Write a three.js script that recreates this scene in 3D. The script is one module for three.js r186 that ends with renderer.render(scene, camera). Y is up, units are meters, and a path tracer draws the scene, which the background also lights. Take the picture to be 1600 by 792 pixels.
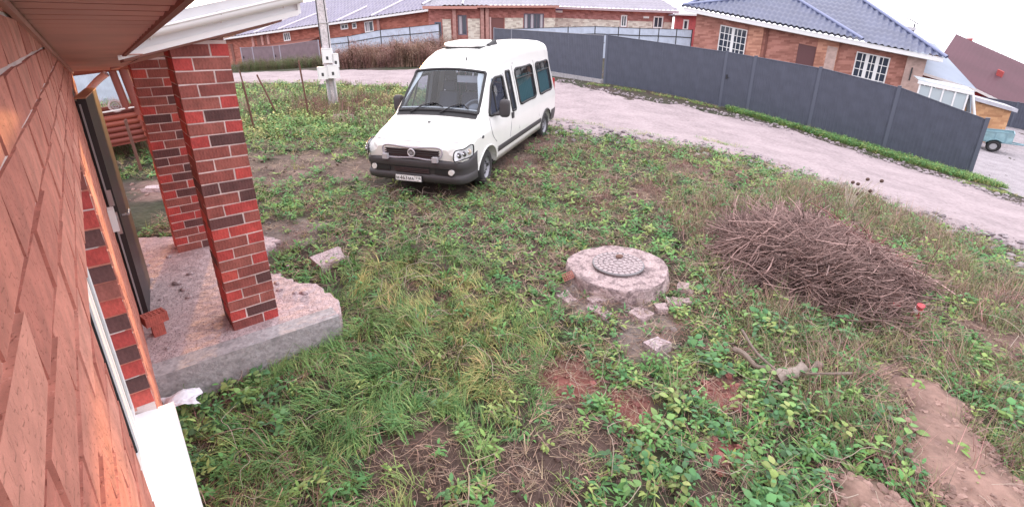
import * as THREE from 'three';
import { mergeGeometries } from 'three/addons/utils/BufferGeometryUtils.js';

// ---------------------------------------------------------------- camera, sky, sun, exposure
const scene = new THREE.Scene();
const camera = new THREE.PerspectiveCamera(55.04, 1600 / 792, 0.05, 900);
camera.position.set(0, 2.8, 0);
camera.rotation.x = -20 * Math.PI / 180;
camera.setViewOffset(1600, 792, 0, 69.4, 1600, 792);
camera.updateProjectionMatrix();

const SUN_AZ = -24.5 * Math.PI / 180, SUN_EL = 5.5 * Math.PI / 180;
const sunDir = new THREE.Vector3(Math.sin(SUN_AZ) * Math.cos(SUN_EL), Math.sin(SUN_EL), -Math.cos(SUN_AZ) * Math.cos(SUN_EL));
{
  const W = 512, H = 256, d = new Float32Array(W * H * 4);
  for (let j = 0; j < H; j++) for (let i = 0; i < W; i++) {
    const phi = ((i + .5) / W - .5) * Math.PI * 2, th = ((j + .5) / H - .5) * Math.PI;
    const x = Math.cos(phi) * Math.cos(th), y = Math.sin(th), z = Math.sin(phi) * Math.cos(th);
    const c = x * sunDir.x + y * sunDir.y + z * sunDir.z, a = Math.acos(Math.min(1, Math.max(-1, c)));
    const g = 2.2 * Math.exp(-a * a / .05) + .5 * Math.exp(-a * a / .5);
    const L = .86 + .5 * Math.max(0, y); let r = 1.42 * L + g, gg = 1.37 * L + g * .8, b = 1.46 * L + g * .6;
    if (y < 0) { r = 1.3; gg = 1.25; b = 1.36; }
    const k = (j * W + i) * 4; d[k] = r; d[k + 1] = gg; d[k + 2] = b; d[k + 3] = 1;
  }
  const t = new THREE.DataTexture(d, W, H, THREE.RGBAFormat, THREE.FloatType);
  t.mapping = THREE.EquirectangularReflectionMapping; t.magFilter = THREE.LinearFilter; t.minFilter = THREE.LinearFilter; t.needsUpdate = true;
  scene.background = t; scene.environment = t;
}
const sun = new THREE.DirectionalLight(0xffb974, 5);
sun.position.copy(sunDir).multiplyScalar(80); sun.castShadow = true;
sun.shadow.camera.left = -40; sun.shadow.camera.right = 40; sun.shadow.camera.top = 40; sun.shadow.camera.bottom = -40; sun.shadow.camera.far = 200;
sun.shadow.mapSize.set(4096, 4096); sun.shadow.radius = 2;
scene.add(sun, sun.target);
const renderer = new THREE.WebGLRenderer({ antialias: true });
renderer.toneMapping = THREE.LinearToneMapping;
renderer.toneMappingExposure = 1.5;
renderer.shadowMap.enabled = true;

// ---------------------------------------------------------------- helpers
function mulberry(a) { return () => { a |= 0; a = a + 0x6D2B79F5 | 0; let t = Math.imul(a ^ a >>> 15, 1 | a); t = t + Math.imul(t ^ t >>> 7, 61 | t) ^ t; return ((t ^ t >>> 14) >>> 0) / 4294967296; }; }
let R = mulberry(7);
const rnd = (a = 0, b = 1) => a + (b - a) * R();
const pick = a => a[Math.floor(R() * a.length)];
const lerp = (a, b, t) => a + (b - a) * t, clamp = (x, a, b) => Math.min(b, Math.max(a, x));
const smooth = (a, b, x) => { const t = clamp((x - a) / (b - a), 0, 1); return t * t * (3 - 2 * t); };
const V3 = (x, y, z) => new THREE.Vector3(x, y, z);
function hash(x, y, s) { let h = Math.imul(x, 374761393) + Math.imul(y, 668265263) + Math.imul(s, 974634521) | 0; h = Math.imul(h ^ h >>> 13, 1274126177); return ((h ^ h >>> 16) >>> 0) / 4294967296; }
function vnoise(x, y, s = 0, per = 0) {
  const x0 = Math.floor(x), y0 = Math.floor(y), fx = x - x0, fy = y - y0, w = v => per ? ((v % per) + per) % per : v;
  const u = fx * fx * (3 - 2 * fx), v = fy * fy * (3 - 2 * fy);
  const a = hash(w(x0), w(y0), s), b = hash(w(x0 + 1), w(y0), s), c = hash(w(x0), w(y0 + 1), s), d = hash(w(x0 + 1), w(y0 + 1), s);
  return lerp(lerp(a, b, u), lerp(c, d, u), v);
}
function fbm(x, y, s = 0, o = 4, per = 0) { let a = .5, t = 0, n = 0; for (let i = 0; i < o; i++) { t += a * vnoise(x, y, s + i * 17, per); n += a; a *= .5; x *= 2; y *= 2; per *= 2; } return t / n; }
const enc = v => Math.round(255 * clamp(v <= .0031308 ? v * 12.92 : 1.055 * Math.pow(v, 1 / 2.4) - .055, 0, 1));
// a tileable texture: fn(u, v) -> linear [r, g, b], or a number for a relief map
function tex(n, fn, rep = 1) {
  const d = new Uint8Array(n * n * 4); let col = false;
  for (let j = 0; j < n; j++) for (let i = 0; i < n; i++) {
    const r = fn(i / n, j / n), k = (j * n + i) * 4;
    if (typeof r === 'number') { d[k] = d[k + 1] = d[k + 2] = clamp(r, 0, 1) * 255; } else { col = true; d[k] = enc(r[0]); d[k + 1] = enc(r[1]); d[k + 2] = enc(r[2]); }
    d[k + 3] = 255;
  }
  const t = new THREE.DataTexture(d, n, n); t.wrapS = t.wrapT = THREE.RepeatWrapping; t.magFilter = THREE.LinearFilter; t.minFilter = THREE.LinearMipmapLinearFilter; t.generateMipmaps = true;
  if (col) t.colorSpace = THREE.SRGBColorSpace; t.repeat.set(rep, rep); t.needsUpdate = true; return t;
}
function mat(r, g, b, rough = .9, o = {}) { const m = new THREE.MeshStandardMaterial({ roughness: rough, side: THREE.DoubleSide, ...o }); m.color.setRGB(r, g, b); return m; }
// uv in metres, projected along the dominant axis of each face
function boxUV(g, k = 1) {
  if (g.index) g = g.toNonIndexed();
  const p = g.attributes.position, uv = new Float32Array(p.count * 2), a = V3(), b = V3(), c = V3();
  for (let i = 0; i < p.count; i += 3) {
    a.fromBufferAttribute(p, i); b.fromBufferAttribute(p, i + 1); c.fromBufferAttribute(p, i + 2);
    const n = b.clone().sub(a).cross(c.clone().sub(a)), x = Math.abs(n.x), y = Math.abs(n.y), z = Math.abs(n.z);
    [a, b, c].forEach((q, j) => { let u, v; if (y >= x && y >= z) { u = q.x; v = q.z; } else if (x >= z) { u = q.z; v = q.y; } else { u = q.x; v = q.y; } uv[(i + j) * 2] = u * k; uv[(i + j) * 2 + 1] = v * k; });
  }
  g.setAttribute('uv', new THREE.BufferAttribute(uv, 2)); return g;
}
const used = {};
function numbered(n) { used[n] = (used[n] ?? -1) + 1; return used[n] ? `${n}_${String(used[n]).padStart(3, '0')}` : n; }
function norm(l) { return l.map(g => { let q = g.index ? g.toNonIndexed() : g; if (!q.attributes.uv) q = boxUV(q); if (!q.attributes.normal) q.computeVertexNormals(); for (const k of Object.keys(q.attributes)) if (!['position', 'normal', 'uv'].includes(k)) q.deleteAttribute(k); return q; }); }
function merge(l) { return l.length === 1 ? l[0] : mergeGeometries(norm(l)); }
function mesh(name, g, m, parent = scene) {
  if (Array.isArray(g)) g = merge(g);
  const o = new THREE.Mesh(g, m); o.name = parent === scene ? numbered(name) : name; o.castShadow = o.receiveShadow = true; parent.add(o); return o;
}
function tag(o, label, category, group) { o.userData.label = label; o.userData.category = category; if (group) o.userData.group = group; return o; }
function struct(o, label, category) { o.userData.kind = 'structure'; if (label) o.userData.label = label; if (category) o.userData.category = category; return o; }
function thing(name, label, category, pos = [0, 0, 0], ry = 0, group) {
  const o = new THREE.Group(); o.name = numbered(name); o.position.set(...pos); o.rotation.y = ry; scene.add(o); return tag(o, label, category, group);
}
function box(x0, x1, y0, y1, z0, z1) { const g = new THREE.BoxGeometry(Math.abs(x1 - x0), Math.abs(y1 - y0), Math.abs(z1 - z0)); g.translate((x0 + x1) / 2, (y0 + y1) / 2, (z0 + z1) / 2); return boxUV(g); }
// solid from eight corners: a (bottom ring of four) and b (top ring of four)
function hexa(a, b) {
  const p = [], q = (i, j, k, l) => { for (const v of [i, j, k, i, k, l]) p.push(v[0], v[1], v[2]); };
  q(a[3], a[2], a[1], a[0]); q(b[0], b[1], b[2], b[3]);
  for (let i = 0; i < 4; i++) { const j = (i + 1) % 4; q(a[i], a[j], b[j], b[i]); }
  const g = new THREE.BufferGeometry(); g.setAttribute('position', new THREE.Float32BufferAttribute(p, 3)); g.computeVertexNormals(); return boxUV(g);
}
function tube(pts, r, seg = 6, n = 0, closed = false) { const c = new THREE.CatmullRomCurve3(pts.map(p => Array.isArray(p) ? V3(...p) : p), closed, 'centripetal'); return new THREE.TubeGeometry(c, n || Math.max(2, pts.length * 3), r, seg, closed); }
function cyl(p0, p1, r0, r1 = r0, seg = 10) {
  const a = V3(...p0), b = V3(...p1), d = b.clone().sub(a), g = new THREE.CylinderGeometry(r1, r0, d.length(), seg);
  g.applyQuaternion(new THREE.Quaternion().setFromUnitVectors(V3(0, 1, 0), d.clone().normalize())); g.translate((a.x + b.x) / 2, (a.y + b.y) / 2, (a.z + b.z) / 2); return g;
}
function grid(nu, nv, fn, uvk) { // fn(i/nu, j/nv) -> [x,y,z]
  const p = [], uv = [], ix = [];
  for (let j = 0; j <= nv; j++) for (let i = 0; i <= nu; i++) { const q = fn(i / nu, j / nv); p.push(q[0], q[1], q[2]); if (uvk) uv.push(q[3] ?? q[0], q[4] ?? q[2]); else uv.push(i / nu, j / nv); }
  for (let j = 0; j < nv; j++) for (let i = 0; i < nu; i++) { const a = j * (nu + 1) + i, b = a + 1, c = a + nu + 1, d = c + 1; ix.push(a, c, b, b, c, d); }
  const g = new THREE.BufferGeometry(); g.setAttribute('position', new THREE.Float32BufferAttribute(p, 3)); g.setAttribute('uv', new THREE.Float32BufferAttribute(uv, 2)); g.setIndex(ix); g.computeVertexNormals(); return g;
}

// ---------------------------------------------------------------- the lie of the land: a smooth surface through levelled points (x, z, height)
const LEVELS = [[-2.21, -2.23, 0], [-1.2, -2.23, 0], [0, -2.23, 0], [1.61, -2.23, 0], [3.21, -2.23, 0], [-.57, -3.63, .06], [1.72, -3.63, .06], [4.09, -3.71, 0], [4.41, -3.42, -.05], [1.18, -4.83, .18], [-1.14, -4.79, .2], [3.75, -5.09, .12], [-.54, -8.23, .28], [-2.3, -8.39, .28], [.72, -11.98, .4], [-2.98, -7.7, .28], [2.61, -9.65, .35], [4.98, -8, .2], [6.47, -7, -.1], [1.92, -25.2, .75], [4.11, -22.14, .67], [8.12, -19.22, .1], [14.2, -14.54, -1.4], [7.65, -6.61, -.3], [11.25, -10.03, -.9], [16.29, -14.86, -1.6], [21.49, -22.27, -1.7], [22.06, -21.34, -1.8], [-17.66, -46.67, .2], [-24.83, -46.72, -.2], [-5.02, -36.34, 1.3], [-5.9, -16.38, .45], [-9.79, -18.02, .5], [-6.71, -8.5, .45], [-3.01, -5.66, .22], [10, -17.8, -.35], [11.5, -16.6, -.68], [13, -15.46, -1.08], [0, 8, 0], [-12, 8, 0], [12, 8, -.3], [-6, -2, 0], [-12, -8, .4], [-50, -70, -1], [50, -50, -4], [0, -90, 2], [30, -70, 0], [25, 0, -2], [-30, -10, .2], [-30, -30, .2], [17, -32, .2], [10, -32, 1.2], [22, -27, -1.2], [-18.5, -37, .25], [-14, -37, .55], [-2.1, -3.3, -.07], [-1.5, -3.75, -.03], [-2.6, -3.0, -.09], [-1.85, -3.55, -.05]];
const TW = (() => {
  const n = LEVELS.length, N = n + 3, A = [];
  const ph = r2 => r2 > 1e-9 ? .5 * r2 * Math.log(r2) : 0;
  for (let i = 0; i < N; i++) A.push(new Float64Array(N + 1));
  for (let i = 0; i < n; i++) {
    const [x, z, y] = LEVELS[i];
    for (let j = 0; j < n; j++) A[i][j] = ph((x - LEVELS[j][0]) ** 2 + (z - LEVELS[j][1]) ** 2) + (i === j ? 2 : 0);
    A[i][n] = A[n][i] = 1; A[i][n + 1] = A[n + 1][i] = x; A[i][n + 2] = A[n + 2][i] = z; A[i][N] = y;
  }
  for (let c = 0; c < N; c++) {
    let p = c; for (let r = c + 1; r < N; r++) if (Math.abs(A[r][c]) > Math.abs(A[p][c])) p = r; [A[c], A[p]] = [A[p], A[c]];
    for (let r = 0; r < N; r++) if (r !== c) { const f = A[r][c] / A[c][c]; if (f) for (let k = c; k <= N; k++) A[r][k] -= f * A[c][k]; }
  }
  return A.map((r, i) => r[N] / r[i]);
})();
function land(x, z) {
  const x0 = x, z0 = z;
  x = clamp(x, -48, 48); z = clamp(z, -85, 8); const n = LEVELS.length; let y = TW[n] + TW[n + 1] * x + TW[n + 2] * z;
  for (let i = 0; i < n; i++) { const r2 = (x - LEVELS[i][0]) ** 2 + (z - LEVELS[i][1]) ** 2; if (r2 > 1e-9) y += TW[i] * .5 * r2 * Math.log(r2); }
  const d = x0 * .8 - z0 * .6 - 47; if (d > 0) y -= .13 * d; return y;
}
const gy = (x, z) => land(x, z) + .05 * (fbm(x * .9, z * .9, 3, 3) - .5) + .03 * (vnoise(x * 3.1, z * 3.1, 5) - .5);

// ---------------------------------------------------------------- road outline: the near and the far edge, point by point (x, z)
const RN = [[9.5, -2], [8.3, -4.8], [7.49, -6.46], [7.28, -6.86], [6.86, -7.46], [6.21, -9.03], [5.34, -10.41], [3.81, -11.45], [2.49, -11.77], [1.35, -12.84], [-.41, -15.59], [-2.44, -18.91], [-4.89, -21.17], [-6.75, -21.95], [-8.66, -22.55], [-10.99, -23.23], [-14, -24], [-24, -26]];
const RF = [[15, -4], [13.2, -8], [12.2, -10.1], [12.3, -11.6], [12.1, -12.9], [10.9, -14.96], [8.8, -16.8], [7.5, -17.6], [4.89, -18.92], [3.61, -20.2], [2.1, -23.2], [-.33, -25.79], [-3.47, -27.39], [-7.15, -28.21], [-11.5, -29.6], [-14, -30.3], [-17, -30.8], [-28, -33]];
const cvN = new THREE.CatmullRomCurve3(RN.map(p => V3(p[0], 0, p[1])), false, 'centripetal'), cvF = new THREE.CatmullRomCurve3(RF.map(p => V3(p[0], 0, p[1])), false, 'centripetal');
const roadPoly = [];
{ for (let i = 0; i <= 80; i++) { const q = cvN.getPoint(i / 80); roadPoly.push([q.x, q.z]); } for (let i = 80; i >= 0; i--) { const q = cvF.getPoint(i / 80); roadPoly.push([q.x, q.z]); } }
function inPoly(x, z, P) { let c = false; for (let i = 0, j = P.length - 1; i < P.length; j = i++) { const a = P[i], b = P[j]; if ((a[1] > z) !== (b[1] > z) && x < (b[0] - a[0]) * (z - a[1]) / (b[1] - a[1]) + a[0]) c = !c; } return c; }
const onRoad = (x, z) => inPoly(x, z, roadPoly);

// the near house: s runs along its wall away from the camera, r out from the wall plane, h up
const TH = 40.47 * Math.PI / 180, ct = Math.cos(TH), st = Math.sin(TH);
const toRS = (x, z) => [x * ct - z * st, -(x * st + z * ct)];          // world x,z -> r, s
const toXZ = (r, s) => [r * ct - s * st, -r * st - s * ct];
const SLAB = [[-.3, 4.24], [.4, 4.2], [.95, 4.18], [1.36, 4.14], [1.44, 4.4], [1.38, 4.8], [1.2, 5.2], [1.08, 5.6], [1.16, 6.05], [1.42, 6.35], [1.3, 6.75], [.95, 7.05], [.5, 7.3], [.15, 7.6], [-.3, 7.7]];
const onSlab = (x, z) => { const [r, s] = toRS(x, z); return inPoly(r, s, SLAB) || (r < -.08 && s < 9); };
// bare spots: x, z, radius, colour index, strength
const BARE = [[3.36, -3.12, .24, 0], [3.2, -2.75, .27, 0], [3.02, -2.45, .25, 0], [2.95, -2.2, .24, 0], [2.9, -2.5, .16, 0], [2.22, -2.22, .2, 0], [.93, -3.03, .17, 1], [1.53, -2.6, .16, 1], [1.75, -3.2, .2, 1], [3.28, -3.45, .22, 2], [4.78, -4.05, .36, 2],
  [-4.12, -9.57, .75, 3], [-2.96, -9.12, .7, 3], [-4.5, -8.73, .75, 3], [-5.6, -9.4, .6, 3], [-4.73, -7.44, .45, 2], [-5.8, -7.67, .5, 2], [1.27, -4.2, .32, 4], [1.24, -3.8, .26, 4], [.95, -4.6, .4, 4], [-.6, -2.55, .34, 5], [.45, -2.7, .34, 5], [.1, -2.4, .3, 5], [.52, -3.4, .22, 1], [1.3, -2.32, .2, 5],
  [3.4, -5.4, .9, 5], [2.2, -7.6, .35, 3], [3.4, -9, .45, 3], [-3.1, -6.1, .5, 4], [-.2, -9.6, .8, 3], [.7, -11.2, .6, 3]];
const BC = [[.36, .235, .20], [.30, .115, .10], [.30, .20, .18], [.21, .155, .135], [.27, .23, .22], [.12, .08, .07]];
function bare(x, z) { let best = 0, ci = 0; for (const [bx, bz, r, c] of BARE) { const d = Math.hypot(x - bx, z - bz) / r; if (d > 1.7) continue; const v = smooth(1.2, .75, d + 1.5 * (fbm(x * 4.2, z * 4.2, 11 + c, 4) - .5)); if (v > best) { best = v; ci = c; } } return [best, ci]; }

// ---------------------------------------------------------------- shared surface textures
const tSpeck = tex(512, (u, v) => { const a = fbm(u * 8, v * 8, 1, 5, 8), b = hash(u * 512 | 0, v * 512 | 0, 3); const k = .62 + .5 * a + .16 * (b - .5); return [k, k, k]; });
const tSoil = tex(1024, (u, v) => { const a = fbm(u * 6, v * 6, 21, 6, 6), b = fbm(u * 40, v * 40, 24, 3, 40), c = hash(u * 1024 | 0, v * 1024 | 0, 8); const k = .45 + .6 * a + .5 * (b - .5) + .18 * (c - .5); return [k * 1.02, k * .98, k * .95]; });
const bSoil = tex(512, (u, v) => fbm(u * 24, v * 24, 31, 4, 24));
const tRoad = tex(1024, (u, v) => { const a = fbm(u * 5, v * 5, 41, 5, 5), b = fbm(u * 60, v * 60, 44, 2, 60), c = hash(u * 1024 | 0, v * 1024 | 0, 9); let k = .62 + .42 * a + .34 * (b - .5) + .16 * (c - .5); const st = vnoise(u * 90, v * 90, 47, 90); if (st > .86) k *= .78; return [k, k * .965, k * .985]; });
const tBrick = tex(512, (u, v) => { const a = fbm(u * 7, v * 7, 51, 4, 7), b = fbm(u * 50, v * 20, 54, 3, 10); const k = .55 + .5 * a + .45 * (b - .5); return [k, k * .96, k * .94]; });
const bBrick = tex(512, (u, v) => .6 * fbm(u * 40, v * 26, 57, 3, 2) + .4 * fbm(u * 12, v * 12, 59, 3, 12));
const tWood = tex(512, (u, v) => { const a = fbm(u * 3, v * 40, 61, 4, 1), k = .6 + .6 * (a - .25); return [k, k * .95, k * .9]; });
const bGrain = tex(256, (u, v) => fbm(u * 16, v * 16, 71, 4, 16));
const tFarBrick = tex(512, (u, v) => { // burnt-clay masonry seen from tens of metres: tone drifts from course to course
  const row = Math.floor(v * 30), cx = Math.floor(u * 12 + (row % 2) * .5), h = hash(cx % 12, row, 77), f = fbm(u * 8, v * 8, 78, 4, 8); const k = .62 + .42 * h + .3 * (f - .5); return [k, k * (.9 + .12 * h), k * (.88 + .12 * h)]; });
const tRoof = tex(256, (u, v) => { const k = .75 + .35 * fbm(u * 5, v * 5, 81, 4, 5); return [k, k, k]; });
const bConc = tex(512, (u, v) => .7 * fbm(u * 9, v * 9, 85, 5, 9) + .3 * (vnoise(u * 70, v * 70, 87, 70) > .7 ? 1 : 0));
const tConc = tex(512, (u, v) => { const a = fbm(u * 5, v * 5, 91, 5, 5), b = fbm(u * 36, v * 36, 95, 3, 36); let k = .5 + .55 * a + .5 * (b - .5); if (a > .58 && b > .5) k *= .72; return [k, k * .96, k * .97]; });
function rep(t, k) { const c = t.clone(); c.repeat.set(k, k); c.needsUpdate = true; return c; }

// ---------------------------------------------------------------- ground, one sheet
{
  const ax = (a, b, st, far0, far1) => { const l = []; for (let x = a; x <= b + 1e-6; x += st) l.push(x); let d = st, x = b; while (x < far1) { d *= 1.25; x += d; l.push(Math.min(x, far1)); } d = st; x = a; const m = []; while (x > far0) { d *= 1.25; x -= d; m.push(Math.max(x, far0)); } return m.reverse().concat(l); };
  const xs = ax(-8, 9, .11, -260, 260), zs = ax(-13, -1.2, .11, -300, 60);
  const p = [], uv = [], col = [], ix = [], nx = xs.length;
  for (const z of zs) for (const x of xs) {
        const [b, ci] = bare(x, z); let y = gy(x, z);
    if (b > 0 && ci === 0) y += .1 * b * (.3 + .9 * fbm(x * 5, z * 5, 13, 4)) + .06 * b * (fbm(x * 14, z * 14, 14, 3) - .5); if (b > 0 && ci === 3) y -= .05 * b * Math.abs(Math.sin((z * .94 - x * .3) * 3.6));
    p.push(x, y, z); uv.push(x / 2.3, z / 2.3);
    const n1 = fbm(x * .8, z * .8, 15, 4), n2 = fbm(x * 3, z * 3, 18, 3), m = smooth(.35, .65, n1 * .6 + n2 * .4);
    let c = [lerp(.085, .05, m), lerp(.06, .06, m), lerp(.052, .03, m)];
    const B = BC[ci], k = b * (.75 + .25 * n2); c = c.map((v, i) => lerp(v, B[i], k)); col.push(...c);
  }
  for (let j = 0; j < zs.length - 1; j++) for (let i = 0; i < nx - 1; i++) { const a = j * nx + i, b = a + 1, c = a + nx, d = c + 1; ix.push(a, c, b, b, c, d); }
  const g = new THREE.BufferGeometry(); g.setAttribute('position', new THREE.Float32BufferAttribute(p, 3)); g.setAttribute('uv', new THREE.Float32BufferAttribute(uv, 2)); g.setAttribute('color', new THREE.Float32BufferAttribute(col, 3)); g.setIndex(ix); g.computeVertexNormals();
  struct(mesh('ground', g, mat(1, 1, 1, 1, { map: tSoil, bumpMap: bSoil, bumpScale: .03, vertexColors: true })), 'weedy yard soil with bare patches sloping to the road', 'ground');
}
// ---------------------------------------------------------------- dirt road and the gravel drive
{
  const m = mat(.385, .325, .335, 1, { map: tRoad, bumpMap: bSoil, bumpScale: .02 });
  const NV = 40, NU = 340;
  const g = grid(NU, NV, (u, v) => {
    const a = cvN.getPoint(u), b = cvF.getPoint(u), e = .5 * (fbm(u * 55, 2, 101, 4) - .5), e2 = .5 * (fbm(u * 55, 9, 105, 4) - .5), t = lerp(e * .5, 1 + e2 * .35, v);
    const x = lerp(a.x, b.x, t), z = lerp(a.z, b.z, t), edge = Math.min(v, 1 - v);
    let y = gy(x, z) + .006 + .03 * smooth(0, .12, edge);
    y -= .018 * Math.exp(-(((v - .34) / .05) ** 2)) + .016 * Math.exp(-(((v - .62) / .05) ** 2)) - .03 * (fbm(x * 1.8, z * 1.8, 109, 3) - .5);
    if (edge < .01) y -= .02; return [x, y, z, x / 3.1, z / 3.1];
  }, true);
  struct(mesh('road', g, m), 'pale pinkish dirt road with shallow wheel ruts', 'road');
  const P = [[14.3, -14.4], [15.6, -15.4], [19.5, -18.6], [21.5, -21], [26, -26], [28, -24], [24, -17], [19, -11], [14.5, -8.2], [12.6, -10.4], [12.6, -12.2]];
  const sh = new THREE.Shape(P.map(q => new THREE.Vector2(q[0], q[1]))), pts = [];
  const g2 = grid(70, 70, (u, v) => { const a = lerp(0, 1, u), A = [lerp(14.2, 26, a), lerp(-14.5, -26.5, a)], B = [lerp(12.7, 29, a), lerp(-9.6, -21, a)]; const e = .6 * (fbm(u * 20, 4, 113, 3) - .5) * v; const x = lerp(A[0], B[0], v + e * .3), z = lerp(A[1], B[1], v + e * .3); return [x, gy(x, z) + .02 + .03 * (fbm(x * 5, z * 5, 117, 2) - .5), z, x / 1.4, z / 1.4]; }, true);
  struct(mesh('gravel_drive', g2, mat(.40, .375, .395, 1, { map: tRoad, bumpMap: bSoil, bumpScale: .05 })), 'grey crushed-stone drive beside the end of the dark fence', 'drive');
}

// ---------------------------------------------------------------- near house (everything in its own frame: x = r, y = h, z = -s)
const M = {
  mortar: mat(.80, .68, .66, 1, { map: tSpeck, bumpMap: bGrain, bumpScale: .004 }),
  white: mat(.82, .82, .84, .45), whiteMatt: mat(.78, .77, .78, .7), black: mat(.018, .018, .02, .5), dark: mat(.045, .045, .05, .6),
  soffit: mat(.56, .29, .25, .4, { map: rep(tRoof, 1) }), brown: mat(.20, .075, .06, .55), grey: mat(.35, .35, .37, .6), steel: mat(.5, .5, .52, .35, { metalness: .8 }),
  conc: mat(.62, .52, .54, 1, { map: tConc, bumpMap: bConc, bumpScale: .03 }), concFace: mat(.47, .47, .49, .95, { map: tConc, bumpMap: bGrain, bumpScale: .008 }),
};
const brickMat = (r, g, b) => mat(r, g, b, .8, { map: tBrick, bumpMap: bBrick, bumpScale: .006 });
const redB = [[.56, .085, .075], [.50, .075, .07], [.60, .11, .09]].map(c => brickMat(...c)), midB = [[.33, .10, .085], [.28, .085, .075], [.36, .12, .10]].map(c => brickMat(...c)), darkB = [[.15, .065, .065], [.12, .055, .055]].map(c => brickMat(...c));
const wallB = [[.70, .28, .215], [.66, .25, .19], [.73, .32, .25], [.64, .26, .20], [.60, .22, .17]].map(c => mat(...c, .85, { map: rep(tSpeck, 1.6), bumpMap: bConc, bumpScale: .004 }));
// a brick with chipped corners: a box whose corners are nudged; a few variants shared by all bricks
function brickGeo(l, h, d, j = .0025) { const g = new THREE.BoxGeometry(l, h, d), p = g.attributes.position, m = {}; for (let i = 0; i < p.count; i++) { const k = [p.getX(i) > 0, p.getY(i) > 0, p.getZ(i) > 0].join(); m[k] ??= [rnd(-j, j), rnd(-j, j), rnd(-j, j)]; p.setXYZ(i, p.getX(i) + m[k][0], p.getY(i) + m[k][1], p.getZ(i) + m[k][2]); } const q = boxUV(g, 2.2), o = [R() * 3, R() * 3], uv = q.attributes.uv; for (let i = 0; i < uv.count; i++) uv.setXY(i, uv.getX(i) + o[0], uv.getY(i) + o[1]); q.computeVertexNormals(); return q; }
const BL = .25, BH = .088, BD = .12, BJ = .010, CO = BH + BJ;
const bgX = [0, 1, 2, 3, 4, 5].map(() => brickGeo(BL, BH, BD)), bgZ = [0, 1, 2, 3, 4, 5].map(() => brickGeo(BD, BH, BL)), bgHead = [0, 1, 2].map(() => brickGeo(BD, BH, BD));

function column(r0, s0, base, n, label) {
  const [x, z] = toXZ(r0 + .19, s0 + .19), t = thing('brick_column', label, 'column', [x, base, z], TH, 'porch columns');
  mesh('core', box(-.1865, .1865, -.05, n * CO + .02, -.1865, .1865), M.mortar, t);
  for (let k = 0; k < n; k++) {
    const y = k * CO + BH / 2 + .004, f = k % 2 ? 1 : -1;
    // pinwheel of four stretchers, turned over from course to course
    const a = .19 - BD / 2, b = .19 - BL / 2, L = [[f * b, a, 0], [-f * b, -a, 0], [a, -f * b, 1], [-a, f * b, 1]];
    for (const [bx, bz, w] of L) {
      const m = w ? (R() < .72 ? pick(redB) : R() < .7 ? pick(midB) : pick(darkB)) : (R() < .7 ? pick(midB) : R() < .5 ? pick(darkB) : pick(redB));
      const o = mesh('brick', pick(w ? bgZ : bgX), m, t); o.position.set(bx + rnd(-.0015, .0015), y, bz + rnd(-.0015, .0015));
    }
  }
  return t;
}
column(.52, 4.46, .27, 25, 'two-tone red brick column at the front edge of the porch slab');
column(.40, 6.72, .27, 23, 'two-tone red brick column at the rear of the porch slab');

// porch slab
{
  const pts = []; for (let i = 0; i < SLAB.length - 1; i++) { const a = SLAB[i], b = SLAB[i + 1], n = 8; for (let k = 0; k < n; k++) { const t = k / n, rough = i >= 4 ? .09 : .01; const s = lerp(a[1], b[1], t) + rough * (rnd() - .5), r = lerp(a[0], b[0], t) + rough * (rnd() - .5); pts.push(new THREE.Vector2(r, s)); } } pts.push(new THREE.Vector2(...SLAB.at(-1)));
  const g = new THREE.ExtrudeGeometry(new THREE.Shape(pts), { depth: .5, bevelEnabled: true, bevelThickness: .02, bevelSize: .015, bevelSegments: 1 });
  g.rotateX(-Math.PI / 2); g.translate(0, -.245, 0);
  const o = mesh('porch_slab', boxUV(g, 1.3), M.conc); o.rotation.y = TH; struct(o, 'rough pinkish concrete porch slab with broken edge', 'slab');
  mesh('formed_edge', boxUV(hexa([[-.11, -.4, -4.36], [1.35, -.4, -4.28], [1.35, -.4, -4.08], [-.11, -.4, -4.14]], [[-.11, .283, -4.36], [1.34, .281, -4.28], [1.34, .272, -4.10], [-.11, .279, -4.16]]), 1.3), M.concFace, o);
  // lumps of loose mortar and rubble on the slab
  for (let k = 0; k < 26; k++) { const s = rnd(4.5, 7), r = k < 14 ? rnd(.95, 1.3) : rnd(0, .45); const q = new THREE.IcosahedronGeometry(rnd(.012, .04), 1); const p = q.attributes.position; for (let i = 0; i < p.count; i++) { const f = .7 + .5 * hash(Math.round(p.getX(i) * 900), Math.round(p.getY(i) * 900 + p.getZ(i) * 500), k); p.setXYZ(i, p.getX(i) * f * 1.4, p.getY(i) * f * .5, p.getZ(i) * f); } const o2 = mesh('mortar_lump', boxUV(q), M.conc, o); o2.position.set(r, .283, -s); o2.rotation.y = rnd(0, 6); }
}

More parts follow.
